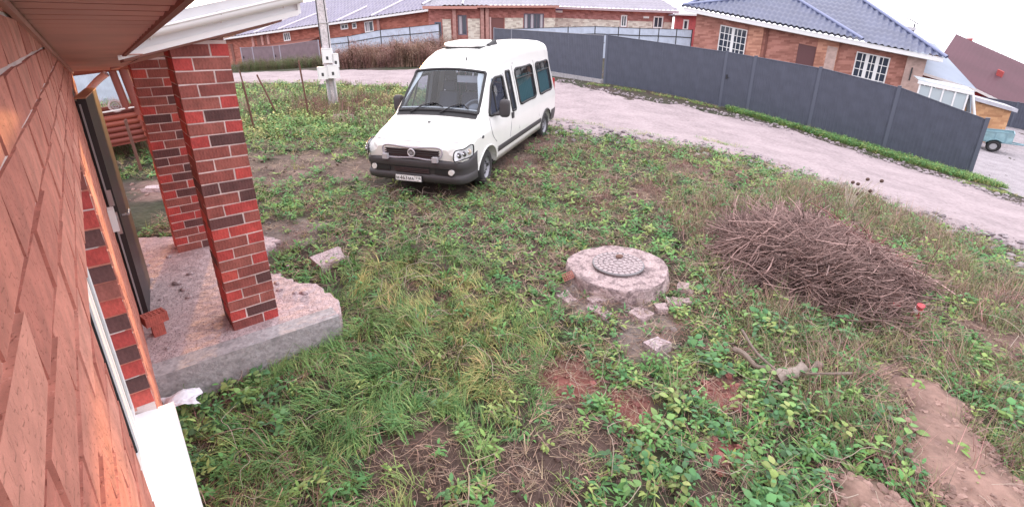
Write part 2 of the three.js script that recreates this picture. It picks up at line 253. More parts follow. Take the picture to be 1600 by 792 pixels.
// brick house with the camera on its wall
{
  const t = thing('brick_house', 'orange brick house wall with a white framed window under a brown soffit', 'house', [0, 0, 0], TH);
  const wx = -.10, soff = s => 3.0 - .08 * s, W0 = 1.2, W1 = 3.05, WB = .80, WT = 2.27;
  // backing wall behind the face bricks (with the window opening) in pieces
  const back = (s0, s1, h0, h1) => box(wx - .006, wx - .38, h0, h1, -s0, -s1);
  mesh('wall', [back(-.4, W0, -.4, 3.1), back(W0, W1, -.4, WB - .06), back(W0, W1, WT, 2.95), back(W1, 5.28, -.4, 2.75), back(5.28, 6.2, 2.32, 2.75), back(6.2, 8.2, -.4, 2.75)], M.mortar, t);
  // face bricks
  const stuff = []; let n = 0;
  for (let k = -4; k < 31; k++) {
    const y = k * CO + BH / 2; const off = (k & 1) ? BL / 2 + BJ / 2 : 0;
    for (let s = -.26 + off; s < 8.1; s += BL + BJ) {
      let a = s, b = s + BL; const c = (a + b) / 2; if (y > soff(c) + .05 || b < .1) continue;
      const inWin = y > WB - .16 && y < WT, inDoor = y < 2.32;
      if (inWin && b > W0 && a < W1) { if (a < W0 && b > W0 + .001) b = W0; else if (a < W1 && b > W1) a = W1; else continue; }
      if (inDoor && b > 5.28 && a < 6.2) { if (a < 5.28) b = 5.28; else if (b > 6.2) a = 6.2; else continue; }
      if (b - a < .03) continue;
      const near = c < 3.4 && n < 290 && y > .55;
      if (near) { const o = mesh('brick', pick(bgZ), pick(wallB), t); o.position.set(wx - .06, y, -(a + b) / 2); o.scale.z = (b - a) / BL; n++; }
      else { const g = brickGeo(BD, BH, b - a, .002); g.translate(wx - .06, y, -(a + b) / 2); stuff.push(g); }
    }
  }
  const so = mesh('far_bricks', stuff, wallB[1], t); so.userData.kind = 'stuff';
  // window jamb bricks on the far side of the opening, alternating red and dark
  const jb = 'rdrdrdrmdrdrrmdr';
  for (let k = 0; k < 15; k++) { const y = WB + .01 + k * CO + BH / 2; if (y > WT) break; const c = jb[k], o = mesh('jamb_brick', pick(bgHead), pick(c === 'r' ? redB : c === 'm' ? midB : darkB), t); o.position.set(wx - .068, y, -W1 - .055); }
  mesh('jamb_mortar', box(wx - .006, wx - .35, WB - .05, WT, -W1 - .006, -W1 - .2), M.mortar, t);
  // window: white plastic frame with sashes, set into the opening
  const win = new THREE.Group(); win.name = 'window'; t.add(win);
  const fx = wx - .105, rail = (s0, s1, h0, h1, d0 = 0, d1 = .07) => box(fx - d0, fx - d1, h0, h1, -s0, -s1);
  mesh('frame', [rail(W0, W1, WB - .03, WB + .07), rail(W0, W1, WT - .07, WT), rail(W0, W0 + .07, WB + .07, WT - .07), rail(W1 - .09, W1, WB + .07, WT - .07), rail(2.06, 2.13, WB + .07, WT - .07), rail(2.60, 2.67, WB + .07, WT - .07)], M.white, win);
  for (const [a, b] of [[W0 + .075, 2.055], [2.135, 2.595], [2.675, W1 - .1]]) {
    mesh('sash', [rail(a, b, WB + .075, WB + .13, -.012, .05), rail(a, b, WT - .13, WT - .075, -.012, .05), rail(a, a + .055, WB + .13, WT - .13, -.012, .05), rail(b - .085, b, WB + .13, WT - .13, -.012, .05)], M.white, win);
    mesh('seal', [rail(a + .055, a + .063, WB + .13, WT - .13, -.004, .03), rail(b - .097, b - .086, WB + .13, WT - .13, -.004, .03), rail(b + .002, b + .008, WB + .08, WT - .08, -.004, .03)], M.black, win);
    mesh('pane', rail(a + .05, b - .08, WB + .125, WT - .125, .02, .026), mat(.10, .11, .13, .04), win);
  }
  const sill = mesh('sill', hexa([[fx, WB - .055, -W1 + .01], [fx, WB - .055, -W0 + .1], [wx + .075, WB - .09, -W0 + .1], [wx + .075, WB - .09, -W1 - .03]], [[fx, WB - .03, -W1 + .01], [fx, WB - .03, -W0 + .1], [wx + .075, WB - .065, -W0 + .1], [wx + .075, WB - .065, -W1 - .03]]), M.white, win);
  mesh('sill_lip', box(wx + .077, wx + .071, WB - .13, WB - .064, -W0 + .1, -W1 - .032), M.whiteMatt, win);
  // sloping soffit of ribbed brown sheets
  const SO = .22; const sp = (r, s, dy = 0) => [r, soff(s) + dy, -s];
  for (let k = 0; k < 80; k++) {
    const s0 = -.4 + k * .13, s1 = s0 + .112; if (s0 > 7.9) break; const outer = s0 < 4.2 ? SO : .34, prof = [];
    // each sheet carries ribs along its width
    const pts = []; const nr = 2; for (let i = 0; i <= nr; i++) { const s = lerp(s0, s1, i / nr); pts.push([s, i % 2 ? -.006 : 0]); }
    const gs = []; for (let i = 0; i < nr; i++) { const [a, da] = pts[i], [b, db] = pts[i + 1]; gs.push(hexa([sp(wx - .02, a, da), sp(outer, a, da), sp(outer, b, db), sp(wx - .02, b, db)], [sp(wx - .02, a, da + .004), sp(outer, a, da + .004), sp(outer, b, db + .004), sp(wx - .02, b, db + .004)])); }
    mesh('soffit_panel', gs, M.soffit, t);
  }
  mesh('cornice_strip', hexa([sp(wx, -.4, -.03), sp(wx + .012, -.4, -.03), sp(wx + .012, 8, -.03), sp(wx, 8, -.03)], [sp(wx, -.4, -.009), sp(wx + .012, -.4, -.009), sp(wx + .012, 8, -.009), sp(wx, 8, -.009)]), M.soffit, t);
  mesh('fascia', hexa([sp(SO, -.6, -.015), sp(SO + .02, -.6, -.015), sp(SO + .02, 4.2, -.015), sp(SO, 4.2, -.015)], [sp(SO, -.6, .2), sp(SO + .02, -.6, .2), sp(SO + .02, 4.2, .2), sp(SO, 4.2, .2)]), M.brown, t);
  mesh('roof_deck', hexa([sp(-3, -1, .02), sp(SO, -1, .02), sp(SO, 8, .02), sp(-3, 8, .02)], [sp(-3, -1, .2), sp(SO, -1, .2), sp(SO, 8, .2), sp(-3, 8, .2)]), mat(.035, .018, .016, 1), t);
  mesh('end_wall', box(wx - .38, -3, -.4, 2.4, -8.2, -7.9), brickMat(.5, .2, .14), t);
  mesh('room', [box(wx - 1.6, wx - 1.5, 0, 2.6, -.5, -7.9)], mat(.2, .18, .17), t);
  // white rain pipe at the far end of the wall
  const pipe = mesh('rain_pipe', [tube([[wx + .3, 2.36, -7.3], [wx + .2, 2.28, -7.35], [wx + .06, 2.1, -7.4], [wx + .05, 1.9, -7.4], [wx + .05, .5, -7.4]], .035, 8, 30)], M.white, t);
  for (const h of [.7, 1.6]) mesh('pipe_clip', box(wx - .02, wx + .09, h, h + .03, -7.36, -7.44), M.whiteMatt, pipe);
  // open steel door folded back along the wall
  const door = new THREE.Group(); door.name = 'door'; t.add(door); door.position.set(-.085, .28, -5.22); door.rotation.y = -.10;
  const dm = mat(.022, .022, .026, .42);
  mesh('leaf', [box(0, .055, 0, 2.02, 0, -.88), box(-.02, .0, .02, 2.0, -.02, -.86)], dm, door);
  mesh('edge_seal', box(.004, .016, .05, 1.98, .002, .006), M.grey, door);
  mesh('lock_plate', [box(.012, .042, .86, 1.06, .002, .008), box(.012, .042, 1.12, 1.26, .002, .008)], M.steel, door);
  mesh('handle', [cyl([.06, 1.0, -.09], [.11, 1.0, -.09], .011), cyl([.105, 1.0, -.09], [.105, 1.0, -.22], .01)], M.steel, door);
  mesh('top_cap', box(-.022, .058, 2.021, 2.03, .005, -.885), mat(.52, .26, .15, .5), door);
  mesh('door_frame', [box(wx - .02, wx - .1, .28, 2.32, -5.29, -5.35), box(wx - .02, wx - .1, .28, 2.32, -6.13, -6.19)], dm, t);
  mesh('doorway', box(wx - .3, wx - .36, .28, 2.32, -5.28, -6.2), mat(.08, .05, .045), t);
  // white bell box on the wall before the door
  const bb = mesh('bell_box', box(wx + .002, wx + .045, 1.28, 1.46, -4.85, -4.97), M.whiteMatt, t); mesh('bell_button', cyl([wx + .045, 1.38, -4.91], [wx + .052, 1.38, -4.91], .02), M.grey, bb);
}

// porch canopy: raking ceiling, white fascia, gutter and the wavy edge of its tile sheets
const cb = (r, s, d = 0) => [r, 2.72 + .25 * (r - .7) - .075 * (s - 4.5) + d, -s];
{
  const t = thing('porch_canopy', 'porch canopy with white fascia and gutter above the brick columns', 'canopy', [0, 0, 0], TH);
  const q = (r0, r1, s0, s1, d0, d1) => hexa([cb(r0, s0, d0), cb(r1, s0, d0), cb(r1, s1, d0), cb(r0, s1, d0)], [cb(r0, s0, d1), cb(r1, s0, d1), cb(r1, s1, d1), cb(r0, s1, d1)]);
  const RE = 1.42;
  mesh('beam', [q(.235, RE - .1, 4.42, 4.88, 0, .09), q(.36, .82, 4.88, 7.2, 0, .09), q(.235, RE - .1, 6.68, 7.14, 0, .09)], mat(.40, .20, .17, .6, { map: tRoof }), t);
  for (let k = 0; k < 11; k++) mesh('ceiling_board', q(.235, RE, 4.36 + k * .26, 4.36 + k * .26 + .252, .092 + (k % 2) * .003, .108), M.soffit, t);
  mesh('fascia', q(.2, RE, 4.33, 4.355, .03, .235), M.white, t);
  mesh('drip_board', q(.2, RE, 4.30, 4.328, .012, .05), M.whiteMatt, t);
  const gut = mesh('gutter', grid(40, 12, (u, v) => { const a = Math.PI * (1 + v), c = cb(lerp(.18, RE + .03, u), 4.27, .15); return [c[0], c[1] + Math.sin(a) * .055, c[2] + Math.cos(a) * .06]; }), M.white, t);
  mesh('gutter_rim', tube([cb(.18, 4.21, .152), cb(RE + .03, 4.21, .152)], .009, 6, 4), M.whiteMatt, gut);
  for (const r of [.4, .85, 1.3]) mesh('gutter_bracket', tube([cb(r, 4.33, .17), cb(r, 4.27, .09), cb(r, 4.205, .15)], .006, 5, 10), M.whiteMatt, gut);
  mesh('tile_sheet', grid(150, 40, (u, v) => { const r = lerp(.2, RE + .04, u), s = lerp(4.24, 7.4, v), c = cb(r, s, .25 + (s - 4.24) * .28); const st = (s - 4.24) / .35; return [c[0], c[1] + .022 * Math.cos(r / .183 * Math.PI * 2) + .02 * (1 - (st - Math.floor(st))), c[2], r, s]; }, true), mat(.30, .30, .36, .35, { map: tRoof }), t);
  mesh('verge_board', q(RE, RE + .02, 4.3, 7.2, .02, .28), M.white, t);
}

// ---------------------------------------------------------------- sheet-metal fences: posts upright, bays following the slope
function ribSheet(a, b, h0, h1, z, amp = .009, pitch = .115) { // a, b: [along, base height]; a ribbed sheet standing in the local x-y plane
  const L = b[0] - a[0], n = Math.max(1, Math.round(L / pitch)), xs = [];
  for (let i = 0; i < n; i++) { const x = a[0] + L * i / n, d = L / n; xs.push([x, 0], [x + d * .12, amp], [x + d * .42, amp], [x + d * .54, 0]); } xs.push([b[0], 0]);
  const p = [], ix = [], uv = [];
  xs.forEach(([x, w]) => { const t = (x - a[0]) / L, y = lerp(a[1], b[1], t), h = lerp(h0, h1, t); p.push(x, y, z + w, x, y + h, z + w); uv.push(x, 0, x, h); });
  for (let i = 0; i < xs.length - 1; i++) { const k = i * 2; ix.push(k, k + 2, k + 1, k + 1, k + 2, k + 3); }
  const g = new THREE.BufferGeometry(); g.setAttribute('position', new THREE.Float32BufferAttribute(p, 3)); g.setAttribute('uv', new THREE.Float32BufferAttribute(uv, 2)); g.setIndex(ix); const q = g.toNonIndexed(); q.computeVertexNormals(); return q;
}
function fence(name, label, pts, m, pm, o = {}) { // pts: [x, z, height]
  const t = thing(name, label, 'fence', [pts[0][0], gy(pts[0][0], pts[0][1]), pts[0][1]], 0, o.group), y0 = t.position.y;
  for (let i = 0; i < pts.length; i++) {
    const [x, z, h] = pts[i], w = o.pw ?? .04, lift = o.lift ?? 0;
    const nx = pts[Math.min(i + 1, pts.length - 1)], px = pts[Math.max(i - 1, 0)], ang = Math.atan2(-(nx[1] - px[1]), nx[0] - px[0]);
    if (!(o.noPost || []).includes(i)) { const post = mesh('post', box(-w, w, -.3, h + (o.over ?? .03), -w, w), pm, t); post.position.set(x - pts[0][0], gy(x, z) - y0, z - pts[0][1]); post.rotation.y = ang; if (o.cap) mesh('post_cap', box(-w - .006, w + .006, h + .03, h + .045, -w - .006, w + .006), pm, post); }
    if (i === pts.length - 1) break;
    const [x2, z2, h2] = pts[i + 1], L = Math.hypot(x2 - x, z2 - z), a2 = Math.atan2(-(z2 - z), x2 - x), b0 = gy(x, z) + .03 + lift - y0, b1 = gy(x2, z2) + .03 + lift - y0;
    const bay = new THREE.Group(); bay.name = (o.gates || []).includes(i) ? 'gate' : 'bay'; bay.position.set(x - pts[0][0], 0, z - pts[0][1]); bay.rotation.y = a2; t.add(bay);
    const ns = Math.max(1, Math.round(L / 1.15)), e0 = w * .7;
    for (let k = 0; k < ns; k++) { const u0 = e0 + (L - 2 * e0) * k / ns, u1 = e0 + (L - 2 * e0) * (k + 1) / ns; mesh('sheet', ribSheet([u0, lerp(b0, b1, u0 / L)], [u1, lerp(b0, b1, u1 / L)], lerp(h - lift, h2 - lift, u0 / L) - .03, lerp(h - lift, h2 - lift, u1 / L) - .03, (k % 2) * .0015 + .022, o.amp), m, bay); }
    const rail = (f) => hexa([[e0, b0 + f * h - .025, -.03], [L - e0, b1 + f * h2 - .025, -.03], [L - e0, b1 + f * h2 - .025, .018], [e0, b0 + f * h - .025, .018]], [[e0, b0 + f * h + .02, -.03], [L - e0, b1 + f * h2 + .02, -.03], [L - e0, b1 + f * h2 + .02, .018], [e0, b0 + f * h + .02, .018]]);
    mesh('rail', [rail(.18), rail(.8)], pm, bay);
    if (o.frontRail) mesh('front_rail', hexa([[e0, b0 + .74 * h, .034], [L - e0, b1 + .74 * h2, .034], [L - e0, b1 + .74 * h2, .05], [e0, b0 + .74 * h, .05]], [[e0, b0 + .74 * h + .05, .034], [L - e0, b1 + .74 * h2 + .05, .034], [L - e0, b1 + .74 * h2 + .05, .05], [e0, b0 + .74 * h + .05, .05]]), pm, bay);
    mesh('top_trim', hexa([[e0, b0 + h - lift - .045, -.012], [L - e0, b1 + h2 - lift - .045, -.012], [L - e0, b1 + h2 - lift - .045, .045], [e0, b0 + h - lift - .045, .045]], [[e0, b0 + h - lift - .022, -.012], [L - e0, b1 + h2 - lift - .022, -.012], [L - e0, b1 + h2 - lift - .022, .045], [e0, b0 + h - lift - .022, .045]]), o.trim || pm, bay);
    if ((o.gates || []).includes(i)) { mesh('gate_lock', box(e0 + .06, e0 + .1, b0 + h * .5, b0 + h * .5 + .16, .036, .06), M.black, bay); mesh('gate_handle', cyl([e0 + .07, b0 + h * .5 + .05, .1], [e0 + .2, b0 + h * .5 + .05, .1], .012), M.black, bay); }
    if (o.plinth) mesh('concrete_plinth', hexa([[0, b0 - .35, -.08], [L, b1 - .35, -.08], [L, b1 - .35, .1], [0, b0 - .35, .1]], [[0, b0 + .07, -.08], [L, b1 + .07, -.08], [L, b1 + .07, .1], [0, b0 + .07, .1]]), M.concFace, bay);
  }
  return t;
}
const fDark = mat(.072, .082, .118, .5, { map: tRoof }), fDarkP = mat(.085, .097, .135, .5), fPost = mat(.2, .21, .25, .5);
fence('sheet_fence', 'dark grey profiled-sheet fence with a wicket gate along the dirt road', [[4.11, -22.14, 2.02], [8.12, -19.22, 2.02], [8.93, -18.6, 2.03], [10.6, -17.31, 2.12], [12.4, -15.93, 2.06], [14.2, -14.54, 1.72]], fDark, fDarkP, { pw: .05, gates: [1], cap: true });
fence('sheet_fence', 'dark grey profiled-sheet fence on a concrete plinth beyond the white van', [[-1.0, -29.2, 2.0], [.0, -27.85, 2.0], [4.02, -22.28, 2.0]], fDark, fPost, { pw: .04, plinth: true, noPost: [2], lift: .06 });
const fBlue = mat(.50, .56, .68, .5, { map: tRoof });
fence('pale_blue_fence', 'pale blue sheet fence showing over the dark fence before the long house', [[-.3, -31.2, 1.78], [3.36, -31, 1.83], [4.97, -31, 1.83], [6.38, -31, 1.82], [7.65, -31, 1.8], [8.8, -31, 1.8], [9.87, -31, 1.85], [10.8, -31, 1.9]], fBlue, M.dark, { pw: .03, frontRail: true, amp: .006 });
fence('pale_blue_fence', 'pale blue sheet fence behind the tall brown weeds', [[-13.6, -36.9, 1.75], [-11.62, -36.5, 1.78], [-9.15, -36, 1.95], [-7, -35.5, 2.0], [-4.9, -35, 2.05]], fBlue, M.dark, { pw: .035, frontRail: true, amp: .006 });
fence('purple_fence', 'purple-brown sheet fence with a gate across the dirt road', [[-19.22, -36.2, 1.5], [-18.39, -36.2, 1.5], [-16.92, -36.2, 1.5], [-16.45, -36.2, 1.5], [-13.7, -36.3, 1.7]], mat(.22, .155, .18, .55, { map: tRoof }), mat(.33, .30, .36, .5), { pw: .035, gates: [0, 2] });
fence('grey_fence', 'dark grey sheet fence running up to the maroon-roofed house', [[24.6, -26.6, 1.25], [26.3, -25.6, 1.3], [28.5, -24.2, 1.35]], fDark, fDarkP, { pw: .04 });
fence('pale_blue_fence', 'pale blue sheet fence behind the log gazebo', [[-16.5, -13.5, 1.15], [-14.6, -15.6, 1.25], [-12.9, -17.6, 1.35]], fBlue, M.grey, { pw: .03, amp: .006 });

// ---------------------------------------------------------------- houses: u along the front, v up (the eaves follow the street's slope), w out of the front
function frameOf(O, X, Zn) { return (u, v, w) => [X[0] * u + Zn[0] * w, v + X[1] * u, X[2] * u + Zn[2] * w]; }
function fbx(F, u0, u1, v0, v1, w0, w1) { return hexa([F(u0, v0, w1), F(u1, v0, w1), F(u1, v0, w0), F(u0, v0, w0)], [F(u0, v1, w1), F(u1, v1, w1), F(u1, v1, w0), F(u0, v1, w0)]); }
// pressed metal tile: a sheet with waves across and steps up the slope, trimmed between two edges
function tileRoof(F, eave, t1, rise, uL, uR, o = {}) {
  const px = o.px ?? .26, py = o.py ?? .38, amp = o.amp ?? .035, L0 = o.min ?? -2, L1 = o.max ?? 16, nu = Math.round((L1 - L0) / px * 6), nv = Math.round(t1 / py * 4);
  return grid(nu, nv, (a, b) => { const t = t1 * b, u = clamp(lerp(L0, L1, a), uL(t), Math.max(uL(t), uR(t))), st = t / py, fr = st - Math.floor(st + 1e-6); const q = F(u, eave[0] + t * rise + amp * .8 * Math.cos(u / px * Math.PI * 2) + amp * (1 - Math.min(1, fr * 1.05)), eave[1] - t); return [q[0], q[1], q[2], u / 3, t / 3]; }, true);
}
function windowAt(F, parent, u0, u1, v0, v1, w, o = {}) {
  const g = new THREE.Group(); g.name = 'window'; parent.add(g); const f = o.f ?? .07, fm = o.fm || M.white;
  mesh('pane', fbx(F, u0 + f, u1 - f, v0 + f, v1 - f, w - .02, w + .005), mat(.05, .06, .085, .06), g);
  mesh('frame', [fbx(F, u0, u1, v0, v0 + f, w - .02, w + .05), fbx(F, u0, u1, v1 - f, v1, w - .02, w + .05), fbx(F, u0, u0 + f, v0 + f, v1 - f, w - .02, w + .05), fbx(F, u1 - f, u1, v0 + f, v1 - f, w - .02, w + .05)], fm, g);
  const nx = o.nx ?? 1, ny = o.ny ?? 1, thick = o.mull ?? .05;
  for (let i = 1; i < nx; i++) { const u = lerp(u0 + f, u1 - f, i / nx), k = (o.wide || []).includes(i) ? .08 : thick / 2; mesh('mullion', fbx(F, u - k, u + k, v0 + f, v1 - f, w - .01, w + .04), fm, g); }
  for (let j = 1; j < ny; j++) { const v = lerp(v0 + f, v1 - f, j / ny); mesh('glazing_bar', fbx(F, u0 + f, u1 - f, v - thick / 2, v + thick / 2, w - .01, w + .032), fm, g); }
  if (o.curtain) for (const [a, b] of o.curtain) mesh('curtain', fbx(F, lerp(u0 + f, u1 - f, a), lerp(u0 + f, u1 - f, b), v0 + f, v1 - f, w + .006, w + .009), mat(.5, .46, .5, .9), g);
  if (o.sill) mesh('sill', fbx(F, u0 - .05, u1 + .05, v0 - .05, v0, w, w + .1), M.whiteMatt, g);
  return g;
}
const farBrick = (r, g, b) => mat(r, g, b, .95, { map: rep(tFarBrick, 1 / 2.9), bumpMap: bGrain, bumpScale: .01 });
function house(name, label, O, X, Zn) { const t = thing(name, label, 'house', O); return [t, frameOf(O, X, Zn)]; }
// wall of a house front, left open round its windows
function wallWith(F, parent, u0, u1, v0, v1, holes, m, depth = .3, w = 0) {
  const us = [...new Set([u0, u1, ...holes.flatMap(h => [h[0], h[1]])])].sort((a, b) => a - b), gs = [];
  for (let i = 0; i < us.length - 1; i++) {
    const a = us[i], b = us[i + 1], hs = holes.filter(h => h[0] < b - 1e-6 && h[1] > a + 1e-6).sort((p, q) => p[2] - q[2]); let v = v0;
    for (const h of hs) { if (h[2] > v) gs.push(fbx(F, a, b, v, h[2], w - depth, w)); v = h[3]; } if (v < v1) gs.push(fbx(F, a, b, v, v1, w - depth, w));
  }
  return mesh('wall', gs, m, parent);
}
{ // blue-roofed brick house behind the dark fence
  const [t, F] = house('brick_bungalow', 'brick bungalow with blue-grey tiled hip roof behind the dark fence', [10.4, .94, -31], [.811, -.202, .585], [-.585, 0, .811]);
  const wm = farBrick(.47, .225, .185), w1 = [1.95, 3.45, 1.1, 2.66], w2 = [8.75, 10.2, 1.1, 2.72], sh = [6.1, 6.95, 1.0, 2.52];
  wallWith(F, t, .55, 11.6, -1.5, 3.02, [w1, w2, sh], wm);
  mesh('side_wall', [fbx(F, 11.3, 11.6, -1.5, 3.02, -8, -.3), fbx(F, .55, .85, -1.5, 3.02, -8, -.3), fbx(F, .55, 11.6, -1.5, 3.02, -8.3, -8)], wm, t);
  windowAt(F, t, ...w1, -.08, { nx: 6, ny: 4, mull: .035, wide: [3], sill: true, f: .06 });
  windowAt(F, t, ...w2, -.08, { nx: 6, ny: 4, mull: .035, wide: [2, 4], sill: true, f: .06 });
  mesh('shutter', fbx(F, 6.1, 6.95, 1.0, 2.52, -.06, -.02), mat(.13, .055, .06, .5), t);
  for (const [a, b] of [[3.55, 4.3], [6.98, 7.95], [10.85, 11.6]]) mesh('pilaster', fbx(F, a, b, -1.5, 2.98, .003, .1), a > 10 ? mat(.56, .40, .36, .9, { map: tSpeck }) : farBrick(.58, .30, .22), t);
  mesh('rendered_panel', fbx(F, 7.45, 7.92, -1.5, 2.7, .101, .112), mat(.58, .42, .38, .9, { map: tSpeck }), t);
  mesh('rain_pipe', tube([F(4.45, 3.05, .2), F(4.5, 2.7, .08), F(4.5, 0, .06)], .05, 7, 20), M.brown, t);
  mesh('wall_lamp', [fbx(F, 11.1, 11.16, 1.9, 2.5, .1, .16)], M.dark, t);
  mesh('gas_box', [fbx(F, 11.0, 11.25, 1.0, 1.35, .115, .25)], mat(.75, .42, .05, .5), t);
  mesh('soffit', fbx(F, -.05, 12.1, 2.98, 3.03, -.2, .5), M.whiteMatt, t);
  mesh('eaves_board', fbx(F, -.1, 12.15, 3.0, 3.2, .5, .54), M.white, t);
  mesh('side_eaves_board', fbx(F, 12.12, 12.16, 3.0, 3.2, -8.4, .5), M.white, t);
  const rm = mat(.10, .115, .19, .36, { map: tRoof }), ri = .5;
  const rf = mesh('roof', tileRoof(F, [3.2, .6], 5, ri, q => -.15 + q * .55, q => 12.25 - q * .98, { min: -.3, max: 12.4, amp: .045, px: .27, py: .42 }), rm, t);
  const side = (u, v, w) => F(12.25 - (.6 - w), v, .6 - u); // right-hand slope, seen edge on
  mesh('side_slope', grid(40, 30, (a, b) => { const k = 5 * b, w = lerp(.6 - k, -8.4 + k * .8, a); return F(12.25 - k * .98, 3.2 + k * ri + .02, Math.min(w, .6 - k)); }), rm, rf);
  mesh('rear_slope', grid(10, 4, (a, b) => { const k = 5 * b; return F(lerp(-.15 + k * .55, 12.25 - k * .98, a), 3.2 + k * ri, -8.4 + k * .8); }), rm, rf);
  const capm = mat(.22, .25, .40, .35), cap = (a, b) => tube([F(...a), F(...b)], .075, 8, 6);
  mesh('hip_cap', cap([12.25, 3.26, .6], [7.35, 5.76, -4.4]), capm, rf); mesh('hip_cap', cap([-.15, 3.26, .6], [2.6, 5.76, -4.4]), capm, rf);
  // front wing: a low hip standing proud of the main slope
  mesh('wing_slope', tileRoof((u, v, w) => F(u, v + .1, w), [3.2, .66], 2.75, ri + .035, q => -.1 + q * 1.72, q => 8.9 - q * 1.42, { min: -.2, max: 9, amp: .045, px: .27, py: .42 }), rm, rf);
  mesh('hip_cap', cap([8.9, 3.34, .66], [4.95, 4.86, -2.12]), capm, rf); mesh('hip_cap', cap([-.1, 3.34, .66], [4.65, 4.86, -2.12]), capm, rf);
  mesh('ridge_cap', cap([4.8, 4.86, -2.1], [4.8, 5.2, -3.6]), capm, rf);
  const ch = mesh('chimney', fbx(F, 10.0, 11.0, 2.6, 4.15, -5.6, -4.6), mat(.05, .05, .06, .8, { map: tBrick }), t);
  mesh('chimney_band', fbx(F, 9.95, 11.05, 4.152, 4.3, -5.65, -4.55), mat(.6, .58, .6, .6), ch); mesh('chimney_cap', [fbx(F, 10.02, 10.08, 4.3, 4.5, -4.65, -4.6), fbx(F, 10.92, 10.98, 4.3, 4.5, -4.65, -4.6), grid(12, 2, (a, b) => F(lerp(9.88, 11.12, a), 4.5 + .2 * Math.sin(Math.PI * a), lerp(-5.7, -4.5, b)))], mat(.05, .05, .07, .5), ch);
}
{ // long row house on the left: dusty tiled roof with pale hip caps
  const [t, F] = house('row_house', 'long red brick row house with hipped tile roofs across the road', [-26.32, -.65, -46], [.95, .104, .314], [-.314, 0, .95]);
  const wm = farBrick(.42, .155, .12), wins = [[.55, .85, 1.6, 2.35], [7.25, 8.0, 1.95, 2.62], [13.1, 13.85, 2.25, 2.66], [14.2, 14.65, 2.2, 2.66], [15.35, 16.2, 1.8, 2.62]];
  wallWith(F, t, -8, 22.2, -2, 2.72, wins, wm);
  wins.forEach((w, i) => windowAt(F, t, ...w, -.08, { nx: [1, 3, 2, 1, 2][i], ny: 1, f: .09, curtain: i === 4 ? [[.1, .4]] : null }));
  for (const [a, b, v0, v1] of [[1.35, 1.62, .8, 2.3], [4.42, 4.85, 1.2, 2.62], [5.3, 5.5, 1.2, 2.62], [11.55, 12.0, 1.0, 2.62]]) mesh('door', fbx(F, a, b, v0, v1, .003, .05), M.brown, t);
  for (const [a, m] of [[3.9, .58], [4.95, .58], [5.6, .55], [11.15, .7], [16.6, .5]]) mesh('pilaster', fbx(F, a, a + .22, -2, 2.66, .004, .12), mat(m, m * .55, m * .5, .9, { map: tSpeck }), t);
  mesh('lean_to_roof', hexa([F(3.8, 1.75, .1), F(11, 1.85, .1), F(11, 1.55, 1.4), F(3.8, 1.45, 1.4)], [F(3.8, 1.85, .1), F(11, 1.95, .1), F(11, 1.62, 1.4), F(3.8, 1.52, 1.4)]), M.brown, t);
  mesh('eaves_board', fbx(F, -8, 22.4, 2.68, 2.84, .45, .5), M.white, t);
  mesh('soffit', fbx(F, -8, 22.4, 2.69, 2.72, -.2, .45), M.whiteMatt, t);
  mesh('steps', [fbx(F, .2, 2.2, .2, .5, .05, 1.6), fbx(F, .2, 2.2, -.1, .2, .05, 2.0)], M.concFace, t);
  const rm = mat(.20, .185, .265, .42, { map: tRoof }), cm = mat(.62, .58, .62, .5);
  const rf = mesh('roof', tileRoof(F, [2.84, .55], 5.4, .48, () => -8.2, () => 22.5, { min: -8.3, max: 22.6, px: .34, py: .5, amp: .04 }), rm, t);
  for (const [a, b, h] of [[2.3, 4.6, 1.9], [4.7, 7.0, 2.4], [7.3, 10.4, 2.7], [16.4, 19.6, 4.2], [13.2, 14.8, 2]]) mesh('hip_cap', tube([F(a, 2.9, .5), F(b, 2.9 + h * .48, .5 - h)], .09, 7, 6), cm, rf);
  mesh('rear_slope', grid(4, 2, (a, b) => F(lerp(-8.2, 22.5, a), 2.84 + 5.4 * .48 - b * 2.5, -4.85 - b * 5)), rm, rf);
  mesh('gable', [hexa([F(22.2, -2, -8), F(22.5, -2, -8), F(22.5, -2, -.31), F(22.2, -2, -.31)], [F(22.2, 2.7, -8), F(22.5, 2.7, -8), F(22.5, 2.7, -.31), F(22.2, 2.7, -.31)])], wm, t);
}
